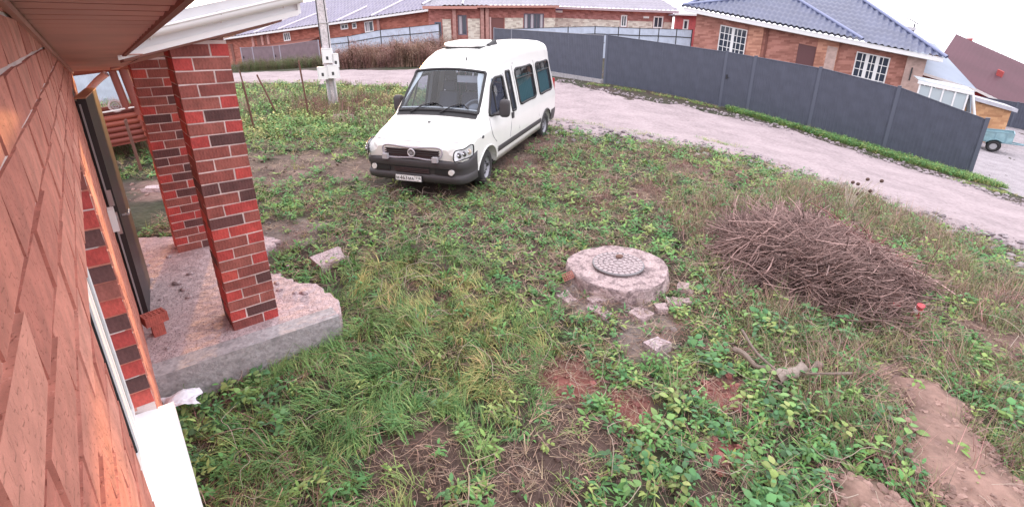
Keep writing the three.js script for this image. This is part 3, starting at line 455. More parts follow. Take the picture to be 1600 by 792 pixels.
{ // cream-and-red house in the middle
  const [t, F] = house('two_tone_house', 'red and cream brick house with a brown door beyond the van', [-5.62, 1.49, -37], [1, 0, 0], [0, 0, 1]);
  const wm = farBrick(.42, .17, .15), cr = farBrick(.68, .62, .55), wins = [[.1, .58, .7, 1.98], [1.75, 2.4, 1.1, 2.44], [6.45, 7.88, 1.4, 2.54]];
  wallWith(F, t, -.3, 8.7, -1, 3.0, [...wins, [4.15, 5.03, -.6, 2.26]], wm);
  windowAt(F, t, ...wins[0], -.08, { nx: 2, ny: 2, f: .07, fm: mat(.1, .12, .18, .4) }); windowAt(F, t, ...wins[1], -.1, { nx: 2, f: .08, fm: mat(.15, .12, .16, .5), curtain: [[.05, .42]] });
  windowAt(F, t, ...wins[2], -.06, { nx: 6, f: .06, fm: mat(.13, .09, .13, .5), curtain: [[.02, .18], [.34, .48], [.86, .98]] });
  for (const [a, b, v0, v1] of [[.68, 1.28, -1, 2.17], [2.47, 3.34, -1, 2.2], [5.1, 6.4, .3, 2.25], [7.9, 8.69, .3, 2.25]]) mesh('cream_panel', fbx(F, a, b, v0, v1, .004, .05), cr, t);
  mesh('door', fbx(F, 4.15, 5.03, -.6, 2.26, -.12, -.06), mat(.17, .06, .055, .5), t); mesh('door_trim', fbx(F, 4.03, 4.14, -.6, 2.3, .002, .07), mat(.62, .42, .40), t);
  for (const a of [1.42, 3.4, 3.75]) mesh('pilaster', fbx(F, a, a + .24, -1, 2.9, .055, .2), mat(.5, .27, .24, .9, { map: tSpeck }), t);
  mesh('eaves_board', [fbx(F, -.6, 3.2, 2.82, 3.0, .5, .55), fbx(F, 3.2, 8.9, 2.9, 3.05, .5, .55)], mat(.50, .24, .20, .6), t);
  const rm = mat(.25, .24, .29, .42, { map: tRoof });
  const rf = mesh('roof', tileRoof(F, [3.03, .6], 3.6, .42, q => -.6 + q * .6, q => 9 - q * .3, { min: -.8, max: 9.1, px: .32, py: .45, amp: .035 }), rm, t);
  mesh('hip_cap', tube([F(-.6, 3.1, .6), F(1.4, 4.5, -2.8)], .08, 7, 4), mat(.68, .66, .7, .5), rf);
  mesh('hip_cap', tube([F(2.2, 3.1, .62), F(2.2, 3.9, -1.2)], .08, 7, 4), mat(.68, .66, .7, .5), rf);
  mesh('side_wall', [fbx(F, -.3, 0, -1, 3, -6, -.31), fbx(F, 8.4, 8.7, -1, 3, -6, -.31)], wm, t);
}
{
  const [t, F] = house('long_house', 'low brick house with a cream wall band behind the pale blue fence', [2.95, 1.46, -38.9], [.995, -.039, .102], [-.102, 0, .995]);
  const wm = farBrick(.43, .20, .19), cr = farBrick(.70, .64, .58), wins = [[5.1, 5.55, 1.9, 2.72], [7.45, 8.15, 1.9, 2.72]];
  wallWith(F, t, -.2, 8.8, -1, 3, wins, wm); for (const w of wins) windowAt(F, t, ...w, -.08, { nx: 2, f: .09 });
  for (const [a, b] of [[-.1, 5.05], [5.6, 7.4], [8.2, 8.79]]) mesh('cream_panel', fbx(F, a, b, -.9, 2.34, .004, .05), cr, t);
  const sg = mesh('house_number_plate', fbx(F, .1, .8, 2.72, 2.86, .01, .03), mat(.8, .82, .86, .5), t); mesh('plate_band', fbx(F, .1, .8, 2.862, 2.93, .01, .03), mat(.06, .09, .42, .5), sg);
  mesh('eaves_board', fbx(F, -.3, 9.1, 2.95, 3.1, .45, .5), mat(.45, .33, .36, .6), t);
  mesh('roof', tileRoof(F, [3.1, .55], 4.2, .4, q => -.4, q => 9.2 - q * .5, { min: -.6, max: 9.3, px: .32, py: .45, amp: .03 }), mat(.25, .23, .29, .42, { map: tRoof }), t);
  mesh('wall_lamp', fbx(F, 6.7, 7.1, 2.55, 2.68, .02, .1), M.whiteMatt, t);
}
{
  const [t, F] = house('pink_annex', 'small crimson-walled annex between the long house and the bungalow', [11.5, .9, -36.6], [.98, -.04, .05], [-.05, 0, 1]);
  const w = [.55, .95, 2.05, 2.75]; wallWith(F, t, 0, 2.2, -1, 3.0, [w], mat(.58, .13, .14, .8, { map: tSpeck })); windowAt(F, t, ...w, -.06, { f: .1 });
  mesh('roof', [fbx(F, -.2, 2.6, 3.0, 3.1, -3, .35)], mat(.3, .27, .34, .5), t); mesh('eaves_board', fbx(F, -.2, 2.6, 3.0, 3.12, .352, .39), M.whiteMatt, t);
}
{ // maroon-roofed house at the far right
  const [t, F] = house('maroon_house', 'red house with a plain maroon metal roof', [27.2, -2.15, -32], [.612, -.47, .791], [-.791, 0, .612]);
  const wm = mat(.46, .07, .075, .8, { map: tSpeck }), wins = [[.69, 1.4, 1.5, 2.25], [1.92, 2.37, 1.5, 2.2], [3.5, 3.95, 1.45, 2.2], [5.2, 5.8, 1.4, 2.2]];
  wallWith(F, t, .1, 9, -1.5, 2.6, wins, wm); wins.forEach((w, i) => windowAt(F, t, ...w, -.06, { nx: i ? 2 : 3, f: .07 }));
  mesh('eaves_board', fbx(F, -.2, 9.2, 2.55, 2.7, .4, .45), M.white, t);
  const rf = mesh('roof', grid(120, 4, (a, b) => { const u = lerp(-.25, 9.2, a), q = F(u, 2.7 + b * 2.0 + .02 * Math.cos(u * 28), .45 - b * 3); return q; }), mat(.11, .042, .06, .5, { map: tRoof }), t);
  mesh('gable', grid(2, 2, (a, b) => F(.1, lerp(-1.5, 4.6, b) - (1 - a) * 0, lerp(-5.5, .0, a) * (1 - b * .45) - b * 2.5)), wm, t);
  mesh('roof_stub', fbx(F, 2.5, 2.8, 3.3, 4.0, -1.3, -1.0), mat(.4, .07, .07, .6), rf);
  mesh('rear_slope', grid(4, 2, (a, b) => F(lerp(-.25, 9.2, a), 4.7 - b * 2, -2.55 - b * 3)), rf.material, rf);
}
{ // further roofs behind the bungalow's right end
  const [t, F] = house('far_brick_house', 'small far brick house with a slate-blue roof behind the greenhouse', [23.6, -1.9, -30.5], [.75, -.3, .6], [-.62, 0, .78]);
  const w = [1.0, 1.9, 1.4, 2.3]; wallWith(F, t, -2, 3.4, -1.5, 2.8, [w], farBrick(.5, .24, .19)); windowAt(F, t, ...w, -.06, { nx: 3, ny: 2, f: .06 });
  mesh('roof', grid(40, 3, (a, b) => F(lerp(-2.2, 3.7 - b * 2.4, a), 2.8 + b * 1.6, .5 - b * 3)), mat(.28, .33, .42, .4, { map: tRoof }), t); mesh('eaves_board', fbx(F, -2.2, 3.7, 2.66, 2.8, .46, .5), M.whiteMatt, t);
}
{ // tiny pale house beyond the gazebo
  const t = thing('far_cottage', 'pale cottage with a blue roof far behind the log gazebo', 'house', [-27, .2, -22], .9);
  mesh('wall', box(-3, 3, -.5, 2.6, -2, 2), mat(.62, .58, .6, .9, { map: tSpeck }), t); mesh('roof', hexa([[-3.3, 2.6, 2.4], [3.3, 2.6, 2.4], [3.3, 2.6, -2.4], [-3.3, 2.6, -2.4]], [[-3.3, 4, .1], [3.3, 4, .1], [3.3, 4, -.1], [-3.3, 4, -.1]]), mat(.16, .2, .34, .5, { map: tRoof }), t);
  for (const x of [-1.8, .2, 1.9]) { const w = mesh('window', box(x - .4, x + .4, 1.1, 2.1, 2, 2.03), M.white, t); mesh('pane', box(x - .32, x + .32, 1.18, 2.02, 2.031, 2.04), M.dark, w); }
}
{ // greenhouse behind the fence end
  const [t, F] = house('greenhouse', 'polycarbonate greenhouse with white framing behind the fence end', [17.75, -1.6, -21.7], [.86, -.2, .5], [-.5, 0, .86]);
  const pc = mat(.55, .63, .68, .25, { transparent: true, opacity: .8 }), fr = M.white; t.userData.category = 'greenhouse';
  for (let i = 0; i < 4; i++) mesh('panel', fbx(F, i * .42 + .04, i * .42 + .40, .5, 2.25, 0, .02), pc, t);
  for (let i = 0; i < 5; i++) mesh('post', fbx(F, i * .42 - .03, i * .42 + .03, 0, 2.35, -.02, .05), fr, t);
  mesh('top_rail', fbx(F, -.1, 1.85, 2.28, 2.42, -.03, .08), fr, t); mesh('low_rail', fbx(F, -.1, 1.8, .42, .5, -.03, .06), fr, t);
  mesh('roof_panel', hexa([F(-.1, 2.42, .08), F(1.85, 2.42, .08), F(1.85, 2.5, -1.4), F(-.1, 2.5, -1.4)], [F(-.1, 2.44, .08), F(1.85, 2.44, .08), F(1.85, 2.52, -1.4), F(-.1, 2.52, -1.4)]), pc, t);
  mesh('end_brace', tube([F(1.8, 2.4, .03), F(2.4, .6, .03)], .05, 6, 3), fr, t); mesh('end_panel', hexa([F(1.74, .3, -1.4), F(1.76, .3, -1.4), F(2.3, .3, 0), F(2.25, .3, 0)], [F(1.74, 2.3, -1.4), F(1.76, 2.3, -1.4), F(1.8, 2.3, 0), F(1.76, 2.3, 0)]), mat(.42, .5, .6, .4), t);
  mesh('blue_barrel', cyl(F(1.5, .2, -.5), F(1.5, 1.1, -.5), .28, .26, 14), mat(.03, .06, .35, .4), t);
}
{ // ochre brick shed
  const t = thing('brick_shed', 'small ochre brick shed with a slanted grey roof edge by the trailer', 'shed', [20.2, -1.72, -21.3], -.55);
  mesh('wall', hexa([[-.85, -.3, .6], [.95, -.4, .6], [.95, -.4, -1], [-.85, -.3, -1]], [[-.85, 1.95, .6], [.95, 1.45, .6], [.95, 1.45, -1], [-.85, 1.95, -1]]), farBrick(.62, .36, .20), t);
  mesh('roof', hexa([[-1.0, 1.99, .75], [1.1, 1.41, .75], [1.1, 1.41, -1.1], [-1.0, 1.99, -1.1]], [[-1.0, 2.14, .75], [1.1, 1.55, .75], [1.1, 1.55, -1.1], [-1.0, 2.14, -1.1]]), mat(.5, .5, .56, .5, { map: tRoof }), t);
  mesh('corner_post', box(-.95, -.86, -.3, 1.97, .56, .64), M.whiteMatt, t);
}
{ // small light-blue trailer on the gravel
  const x = 19.05, z = -19.0, t = thing('cart_trailer', 'small pale blue box trailer parked on the gravel', 'trailer', [x, gy(x, z) + .02, z], -.75);
  t.scale.setScalar(.82); const bm = mat(.30, .47, .52, .5, { map: tSpeck }), dk = mat(.2, .32, .37, .5);
  mesh('bed', box(-.62, .62, .42, .47, -.45, .45), dk, t);
  for (const [a, b, c, d] of [[-.62, .62, .43, .46], [-.62, .62, -.46, -.43]]) { const s = mesh('side_board', box(a, b, .47, .92, c, d), bm, t); for (const u of [-.4, 0, .4]) mesh('stake_rib', box(u - .02, u + .02, .45, .94, d > 0 ? .461 : -.485, d > 0 ? .485 : -.461), dk, s); mesh('edge_rail', box(a, b, .9, .94, c - .012, d + .012), dk, s); }
  mesh('end_board', box(-.65, -.62, .47, .92, -.44, .44), bm, t); mesh('end_board', box(.62, .65, .47, .92, -.44, .44), bm, t);
  for (const s of [-1, 1]) { const w = mesh('wheel', new THREE.TorusGeometry(.2, .075, 8, 20), M.black, t); w.position.set(.05, .27, s * .56); const r = mesh('rim', cyl([0, 0, -.03], [0, 0, .03], .15, .15, 14), M.grey, w); mesh('mudguard', grid(10, 2, (a, b) => [.05 + .33 * Math.cos(Math.PI * a), .3 + .3 * Math.sin(Math.PI * a), s * lerp(.47, .66, b)]), dk, t); }
  mesh('drawbar', [cyl([.6, .42, .3], [1.35, .36, 0], .03), cyl([.6, .42, -.3], [1.35, .36, 0], .03)], dk, t); mesh('prop_stand', cyl([1.25, .38, 0], [1.25, -.02, 0], .025), mat(.5, .06, .05, .5), t);
}

// ---------------------------------------------------------------- utility pole with meter boxes
{
  const x = -5.93, z = -16.36, t = thing('utility_pole', 'grey concrete utility pole carrying white meter boxes', 'pole', [x, gy(x, z), z], .12);
  const sh = hexa([[-.14, -.5, .12], [.14, -.5, .12], [.14, -.5, -.12], [-.14, -.5, -.12]], [[-.10, 8.5, .08], [.08, 8.5, .08], [.08, 8.5, -.08], [-.10, 8.5, -.08]]);
  mesh('shaft', boxUV(sh, 1), mat(.78, .75, .77, .95, { map: tConc, bumpMap: bGrain, bumpScale: .01 }), t);
  const bm = mat(.78, .78, .79, .5), bx = (n, x0, x1, y0, y1, d) => { const b = mesh('meter_box', box(x0, x1, y0, y1, .13, .13 + d), bm, t); mesh('meter_window', box((x0 + x1) / 2 - .03, (x0 + x1) / 2 + .04, y0 + .1, y0 + .2, .13 + d + .001, .13 + d + .006), M.dark, b); mesh('door_seam', [box(x0 + .02, x1 - .02, y1 - .03, y1 - .025, .13 + d + .001, .13 + d + .004), box(x0 + .02, x0 + .025, y0 + .02, y1 - .03, .13 + d + .001, .13 + d + .004)], M.grey, b); return b; };
  bx(0, -.1, .2, 1.42, 1.86, .2); bx(1, .21, .36, 1.28, 1.7, .14); bx(2, -.3, -.0, .92, 1.3, .2); bx(3, .01, .34, .95, 1.36, .22);
  mesh('conduit', tube([[-.06, .9, .16], [-.05, .5, .15], [-.06, -.1, .15]], .03, 6, 14), M.grey, t); mesh('conduit', tube([[.1, .95, .18], [.13, .6, .15], [.12, -.1, .15]], .025, 6, 14), M.grey, t);
  mesh('cable', [tube([[-.12, 1.9, .14], [-.13, 2.6, .12], [-.12, 4.2, .11], [-.1, 8.4, .1]], .018, 5, 20), tube([[.12, 1.86, .14], [.13, 2.4, .12], [.11, 3.2, .11], [.1, 8.4, .1]], .015, 5, 20)], M.dark, t);
  for (const y of [1.0, 1.36, 1.75, 2.6]) mesh('strap', box(-.16, .16, y, y + .03, -.14, .128), M.steel, t);
}
// rusty stakes leaning in the field
{
  const rust = mat(.16, .075, .06, .9, { map: tSpeck });
  const S = [[-9.6, -17.0, 1.25, -.10, .02, 'rusty steel stake leaning beside the brick column'], [-9.2, -17.2, 1.1, -.16, 0, 'rusty steel stake with a slight lean among three in the field'], [-6.45, -12.12, 1.22, -.09, .03, 'upright rusty stake standing alone in the low weeds'], [-7.2, -15.0, 1.25, -.52, .05, 'rusty stake leaning far over in the field'], [-6.02, -14.47, 1.6, -.06, .02, 'tall rusty stake next to the utility pole'], [-6.74, -8.54, .95, -.08, 0, 'rusty stake beside the log gazebo']];
  for (const [x, z, h, tilt, tz, label] of S) { const t = thing('steel_stake', label, 'stake', [x, gy(x, z) - .05, z], 0, 'rusty stakes left in the field'); t.rotation.z = -tilt * .6; t.rotation.x = tz; mesh('rod', cyl([0, 0, 0], [0, h, 0], .026, .024, 7), rust, t); mesh('bent_tip', cyl([0, h, 0], [.015, h + .03, 0], .03, .018, 7), rust, t); }
}
// concrete offcuts lying about
{
  const P = [[-4.9, -14.2, .55, .12, .2, 1.1, 'grey concrete block lying at the foot of the utility pole'], [-4.0, -13.4, .4, .08, .22, .3, 'flat concrete offcut lying past the muddy ruts'], [-5.75, -7.6, .5, .06, .25, .2, 'pale concrete slab fragment beside the stake'], [-2.2, -5.3, .35, .1, .3, .8, 'broken concrete chunk in the grass off the slab corner'], [1.32, -3.72, .2, .1, .15, .5, 'grey stone lying in bare soil before the manhole']];
  for (const [x, z, a, h, b, ry, label] of P) { const g = new THREE.BoxGeometry(a, h, b, 6, 3, 5), p = g.attributes.position; for (let i = 0; i < p.count; i++) { const f = fbm(p.getX(i) * 9 + x, p.getZ(i) * 9 + p.getY(i) * 7, 131, 3) - .5; p.setXYZ(i, p.getX(i) * (1 + f * .5), p.getY(i) * (1 + f), p.getZ(i) * (1 - f * .5)); } g.computeVertexNormals(); const o = mesh('concrete_piece', boxUV(g), M.conc); o.position.set(x, gy(x, z) + h * .35, z); o.rotation.set(rnd(-.1, .1), ry, rnd(-.1, .1)); tag(o, label, 'concrete'); }
}
// log gazebo beyond the end of the house
{
  const t = thing('log_gazebo', 'open red log gazebo with a railing past the end of the house', 'gazebo', [-7.62, .46, -9.35], .62); t.rotation.z = .10;
  const lm = mat(.40, .10, .07, .55, { map: tWood }), lm2 = mat(.30, .075, .06, .6, { map: tWood });
  const log = (n, a, b, r, p = t) => mesh(n, cyl(a, b, r, r, 12), R() < .5 ? lm : lm2, p);
  for (let i = 0; i < 5; i++) { log('railing_log', [-.62, .42 + i * .105, .42], [.62, .42 + i * .105, .42], .055); log('side_log', [.5, .47 + i * .105, .52], [.5, .47 + i * .105, -1.3], .055); log('rear_log', [-.62, .42 + i * .105, -1.2], [.62, .42 + i * .105, -1.2], .055); log('side_log', [-.5, .47 + i * .105, .52], [-.5, .47 + i * .105, -1.3], .055); }
  mesh('floor', box(-.55, .55, .34, .4, -1.25, .45), lm2, t);
  for (const [x, z] of [[.5, .4], [-.5, .4], [.5, -1.2], [-.5, -1.2]]) { log('post', [x, -.1, z], [x, 1.75, z], .07); }
  log('post', [.34, .95, .4], [.34, 1.75, .4], .06);
  log('beam', [-.75, 1.72, .42], [.75, 1.72, .42], .075); log('beam', [.5, 1.8, .6], [.5, 1.8, -1.4], .07); log('beam', [-.5, 1.8, .6], [-.5, 1.8, -1.4], .07);
  mesh('railing_cap', [tube([[-.66, .965, .44], [0, .97, .44], [.6, .965, .44], [.63, .93, .44], [.62, .45, .45]], .016, 6, 40)], M.whiteMatt, t);
  mesh('bracket', tube([[-.5, 1.35, .44], [-.46, 1.2, .46], [-.5, 1.0, .46]], .045, 6, 12), lm2, t);
  mesh('roof', hexa([[-1, 1.86, .9], [1, 1.86, .9], [1, 1.86, -1.7], [-1, 1.86, -1.7]], [[-1, 2.0, .9], [1, 2.0, .9], [1, 2.3, -.4], [-1, 2.3, -.4]]), M.brown, t);
  const k = thing('wheel_rim', 'round pale rim resting on the gazebo railing', 'rim', [-7.42, 1.5, -9.2], .4); const tr = mesh('outer_ring', new THREE.TorusGeometry(.1, .022, 8, 22), mat(.55, .5, .52, .4), k); mesh('inner_ring', new THREE.TorusGeometry(.05, .016, 8, 16), M.grey, k); mesh('spokes', [cyl([-.1, 0, 0], [.1, 0, 0], .01), cyl([0, -.1, 0], [0, .1, 0], .01)], M.grey, k);
}
// hollow bricks by the door
{
  const hm = brickMat(.55, .15, .12), hol = (w, h, d) => { const s = new THREE.Shape([[-w / 2, -d / 2], [w / 2, -d / 2], [w / 2, d / 2], [-w / 2, d / 2]].map(q => new THREE.Vector2(...q))); for (let i = 0; i < 5; i++) for (let j = 0; j < 3; j++) { const cx = (i - 2) * w * .185, cz = (j - 1) * d * .29, a = w * .06, b = d * .1; s.holes.push(new THREE.Path([[cx - a, cz - b], [cx - a, cz + b], [cx + a, cz + b], [cx + a, cz - b]].map(q => new THREE.Vector2(...q)))); } const g = new THREE.ExtrudeGeometry(s, { depth: h, bevelEnabled: false }); g.rotateX(-Math.PI / 2); return boxUV(g, 3); };
  const [x, z] = toXZ(.0, 4.86);
  const b1 = tag(mesh('hollow_brick', hol(.09, .12, .10), hm), 'small upright hollow brick underneath another on the porch slab', 'brick'); b1.position.set(x + .005, .272, z); b1.rotation.y = TH + .1;
  const b2 = tag(mesh('hollow_brick', hol(.17, .088, .12), hm), 'perforated red brick lying on top of another by the steel door', 'brick'); b2.position.set(x, .393, z); b2.rotation.y = TH + .25;
  const b3 = tag(mesh('hollow_brick', hol(.12, .06, .08), brickMat(.5, .2, .16)), 'broken perforated brick in weeds against the manhole ring', 'brick'); b3.position.set(.62, gy(.62, -4.8) + .07, -4.8); b3.rotation.set(1.0, .4, .1);
}
// white plastic sheet caught in the leaves
{
  const x = -2.57, z = -3.03; const g = grid(26, 18, (u, v) => { const a = (u - .5) * .26, b = (v - .5) * .17; return [a + .02 * Math.sin(v * 7), .09 + .1 * (fbm(u * 3.2, v * 3.2, 141, 3) - .3) + .05 * Math.sin(u * 3), b]; });
  const o = tag(mesh('plastic_sheet', g, mat(.72, .73, .80, .35)), 'crumpled white plastic sheet in the leaves at the slab corner', 'plastic'); o.position.set(x, gy(x, z) + .06, z); o.rotation.set(.25, .5, -.1);
}
const tStain = tex(512, (u, v) => { const a = fbm(u * 4, v * 4, 301, 5, 4), b = fbm(u * 14, v * 14, 305, 4, 14), c = fbm(u * 60, v * 60, 309, 2, 60); let k = .55 + .5 * a + .4 * (c - .5); k *= lerp(1, .6, smooth(.5, .66, b)); return [k, k * lerp(.98, .92, b), k * .98]; });
// manhole: cast ring slab with cover on a broken concrete collar
{
  const x = 1.2, z = -4.95, y = gy(x, z) - .075, t = thing('manhole', 'round concrete manhole slab with a patterned iron cover in the weeds', 'manhole', [x, y, z], .3);
  const lump = (rb, rt, h, y0, rough, seed) => { const n = 56, g = grid(n, 10, (u, v) => { const a = u * Math.PI * 2, ca = Math.cos(a), sa = Math.sin(a); let r, yy; if (v < .5) { r = lerp(rb, rt, v * 2); yy = y0 + h * v * 2; } else { r = rt * (1 - (v - .5) * 2); yy = y0 + h; } const f = 1 + rough * (fbm(ca * 2.4 + 5, sa * 2.4 + 5 + (v < .5 ? v * 3 : 1.5), seed, 4) - .5); return [ca * r * f, yy + (v >= .45 ? .02 * (fbm(ca * r * 7 + 9, sa * r * 7 + 9, seed + 5, 3) - .5) : 0), sa * r * f, ca * r * f * 1.2 + (v < .5 ? yy : 0), sa * r * f * 1.2]; }, true); return g; };
  const cm = mat(.52, .42, .41, 1, { map: tStain, bumpMap: bConc, bumpScale: .035 });
  mesh('slab', boxUV(lump(.57, .55, .19, .02, .16, 151), 1.3), cm, t);
  mesh('broken_collar', boxUV(lump(.66, .56, .28, -.28, .4, 157), 1.3), cm, t);
  // chunks of the broken collar
  for (let k = 0; k < 16; k++) { const a = rnd(.6, 2.9), g = new THREE.BoxGeometry(rnd(.1, .24), rnd(.06, .12), rnd(.1, .2), 3, 2, 3), p = g.attributes.position; for (let i = 0; i < p.count; i++) { const f = .7 + .6 * fbm(p.getX(i) * 14 + k, p.getY(i) * 14 + p.getZ(i) * 11, 161, 2); p.setXYZ(i, p.getX(i) * f, p.getY(i) * f, p.getZ(i) * f); } g.computeVertexNormals(); const o = mesh('concrete_chunk', boxUV(g, 1.4), cm, t); const rr = rnd(.55, .78); o.position.set(Math.cos(a) * rr, rnd(-.02, .06), Math.sin(a) * rr); o.rotation.y = rnd(0, 6); }
  const im = mat(.44, .385, .385, .75, { map: tStain }), cv = mesh('cover', new THREE.CylinderGeometry(.27, .27, .03, 40), im, t); cv.position.y = .225;
  mesh('rim', new THREE.TorusGeometry(.278, .013, 8, 44).rotateX(Math.PI / 2), mat(.2, .19, .2, .6), cv).position.y = .012;
  for (let ring = 0; ring < 4; ring++) { const n = [8, 16, 22, 26][ring], r = .08 + ring * .058; for (let i = 0; i < n; i++) { const a = i / n * Math.PI * 2, wd = 2 * Math.PI * r / n * .68; const o = mesh('raised_stud', box(-.019, .019, 0, .011, -wd / 2, wd / 2), im, cv); o.position.set(Math.cos(a) * r, .015, Math.sin(a) * r); o.rotation.y = -a; } }
  mesh('hub', cyl([0, .015, 0], [0, .026, 0], .04, .036, 16), im, cv); mesh('clod', [new THREE.IcosahedronGeometry(.035, 1).scale(1.4, .6, 1).translate(.08, .04, -.12)], mat(.17, .1, .08, 1), cv);
}
// red scraps beside the brush pile
{
  const rm = mat(.5, .06, .075, .5), P = [[3.98, -4.42, .16, .5, 'crushed red carton lying at the foot of the brush pile'], [4.08, -4.24, .2, 1.2, 'torn red and white can lying upright by the brush pile']];
  P.forEach(([x, z, l, ry, label], i) => { const g = new THREE.CylinderGeometry(.035, .04, l, 12, 5), p = g.attributes.position; for (let k = 0; k < p.count; k++) { const f = 1 + .7 * (fbm(p.getY(k) * 22 + i * 5, p.getX(k) * 30, 171, 2) - .5); p.setX(k, p.getX(k) * f); p.setZ(k, p.getZ(k) * (1.6 - f * .7)); } g.computeVertexNormals(); const t = thing('red_scrap', label, 'litter', [x, gy(x, z) + (i ? .12 : .06), z], ry); const b = mesh('body', g, rm, t); b.rotation.z = i ? .35 : 1.35; if (i) mesh('white_band', new THREE.CylinderGeometry(.036, .039, .05, 10).scale(1.04, 1, .95).translate(0, .03, 0), M.whiteMatt, b); });
}
function gnarl(g, s) { const p = g.attributes.position, n = g.attributes.normal; for (let i = 0; i < p.count; i++) { const f = (fbm(p.getX(i) * 16 + s, p.getZ(i) * 16 + p.getY(i) * 13, 181, 3) - .45) * .05; p.setXYZ(i, p.getX(i) + n.getX(i) * f, p.getY(i) + n.getY(i) * f, p.getZ(i) + n.getZ(i) * f); } g.computeVertexNormals(); return g; }
// fallen limb with a broken stump end
{
  const t = thing('fallen_branch', 'barkless grey branch lying in the weeds below the brush pile', 'branch', [2.2, gy(2.2, -3.3) + .05, -3.3]); const bm = mat(.36, .30, .27, .95, { map: tWood, bumpMap: bGrain, bumpScale: .01 });
  mesh('limb', gnarl(tube([[-.26, .1, -.28], [-.2, .1, -.2], [-.14, .06, -.1], [-.07, .06, -.06], [0, .05, .02], [.14, .04, 0], [.26, .03, -.04], [.36, .08, -.09], [.42, .05, -.12]], .02, 8, 60), 1), bm, t); mesh('stump', gnarl(tube([[-.03, .04, .03], [.06, .06, .0], [.16, .05, -.03], [.24, .09, -.06]], .045, 9, 30), 3), mat(.50, .44, .41, .95, { map: tWood, bumpMap: bGrain, bumpScale: .01 }), t);
  mesh('side_twig', tube([[.02, .05, 0], [-.1, .12, -.2], [-.14, .2, -.42]], .013, 6, 16), bm, t); mesh('side_twig', tube([[.2, .06, 0], [.34, .14, .1], [.5, .16, .12]], .012, 6, 16), bm, t);
}

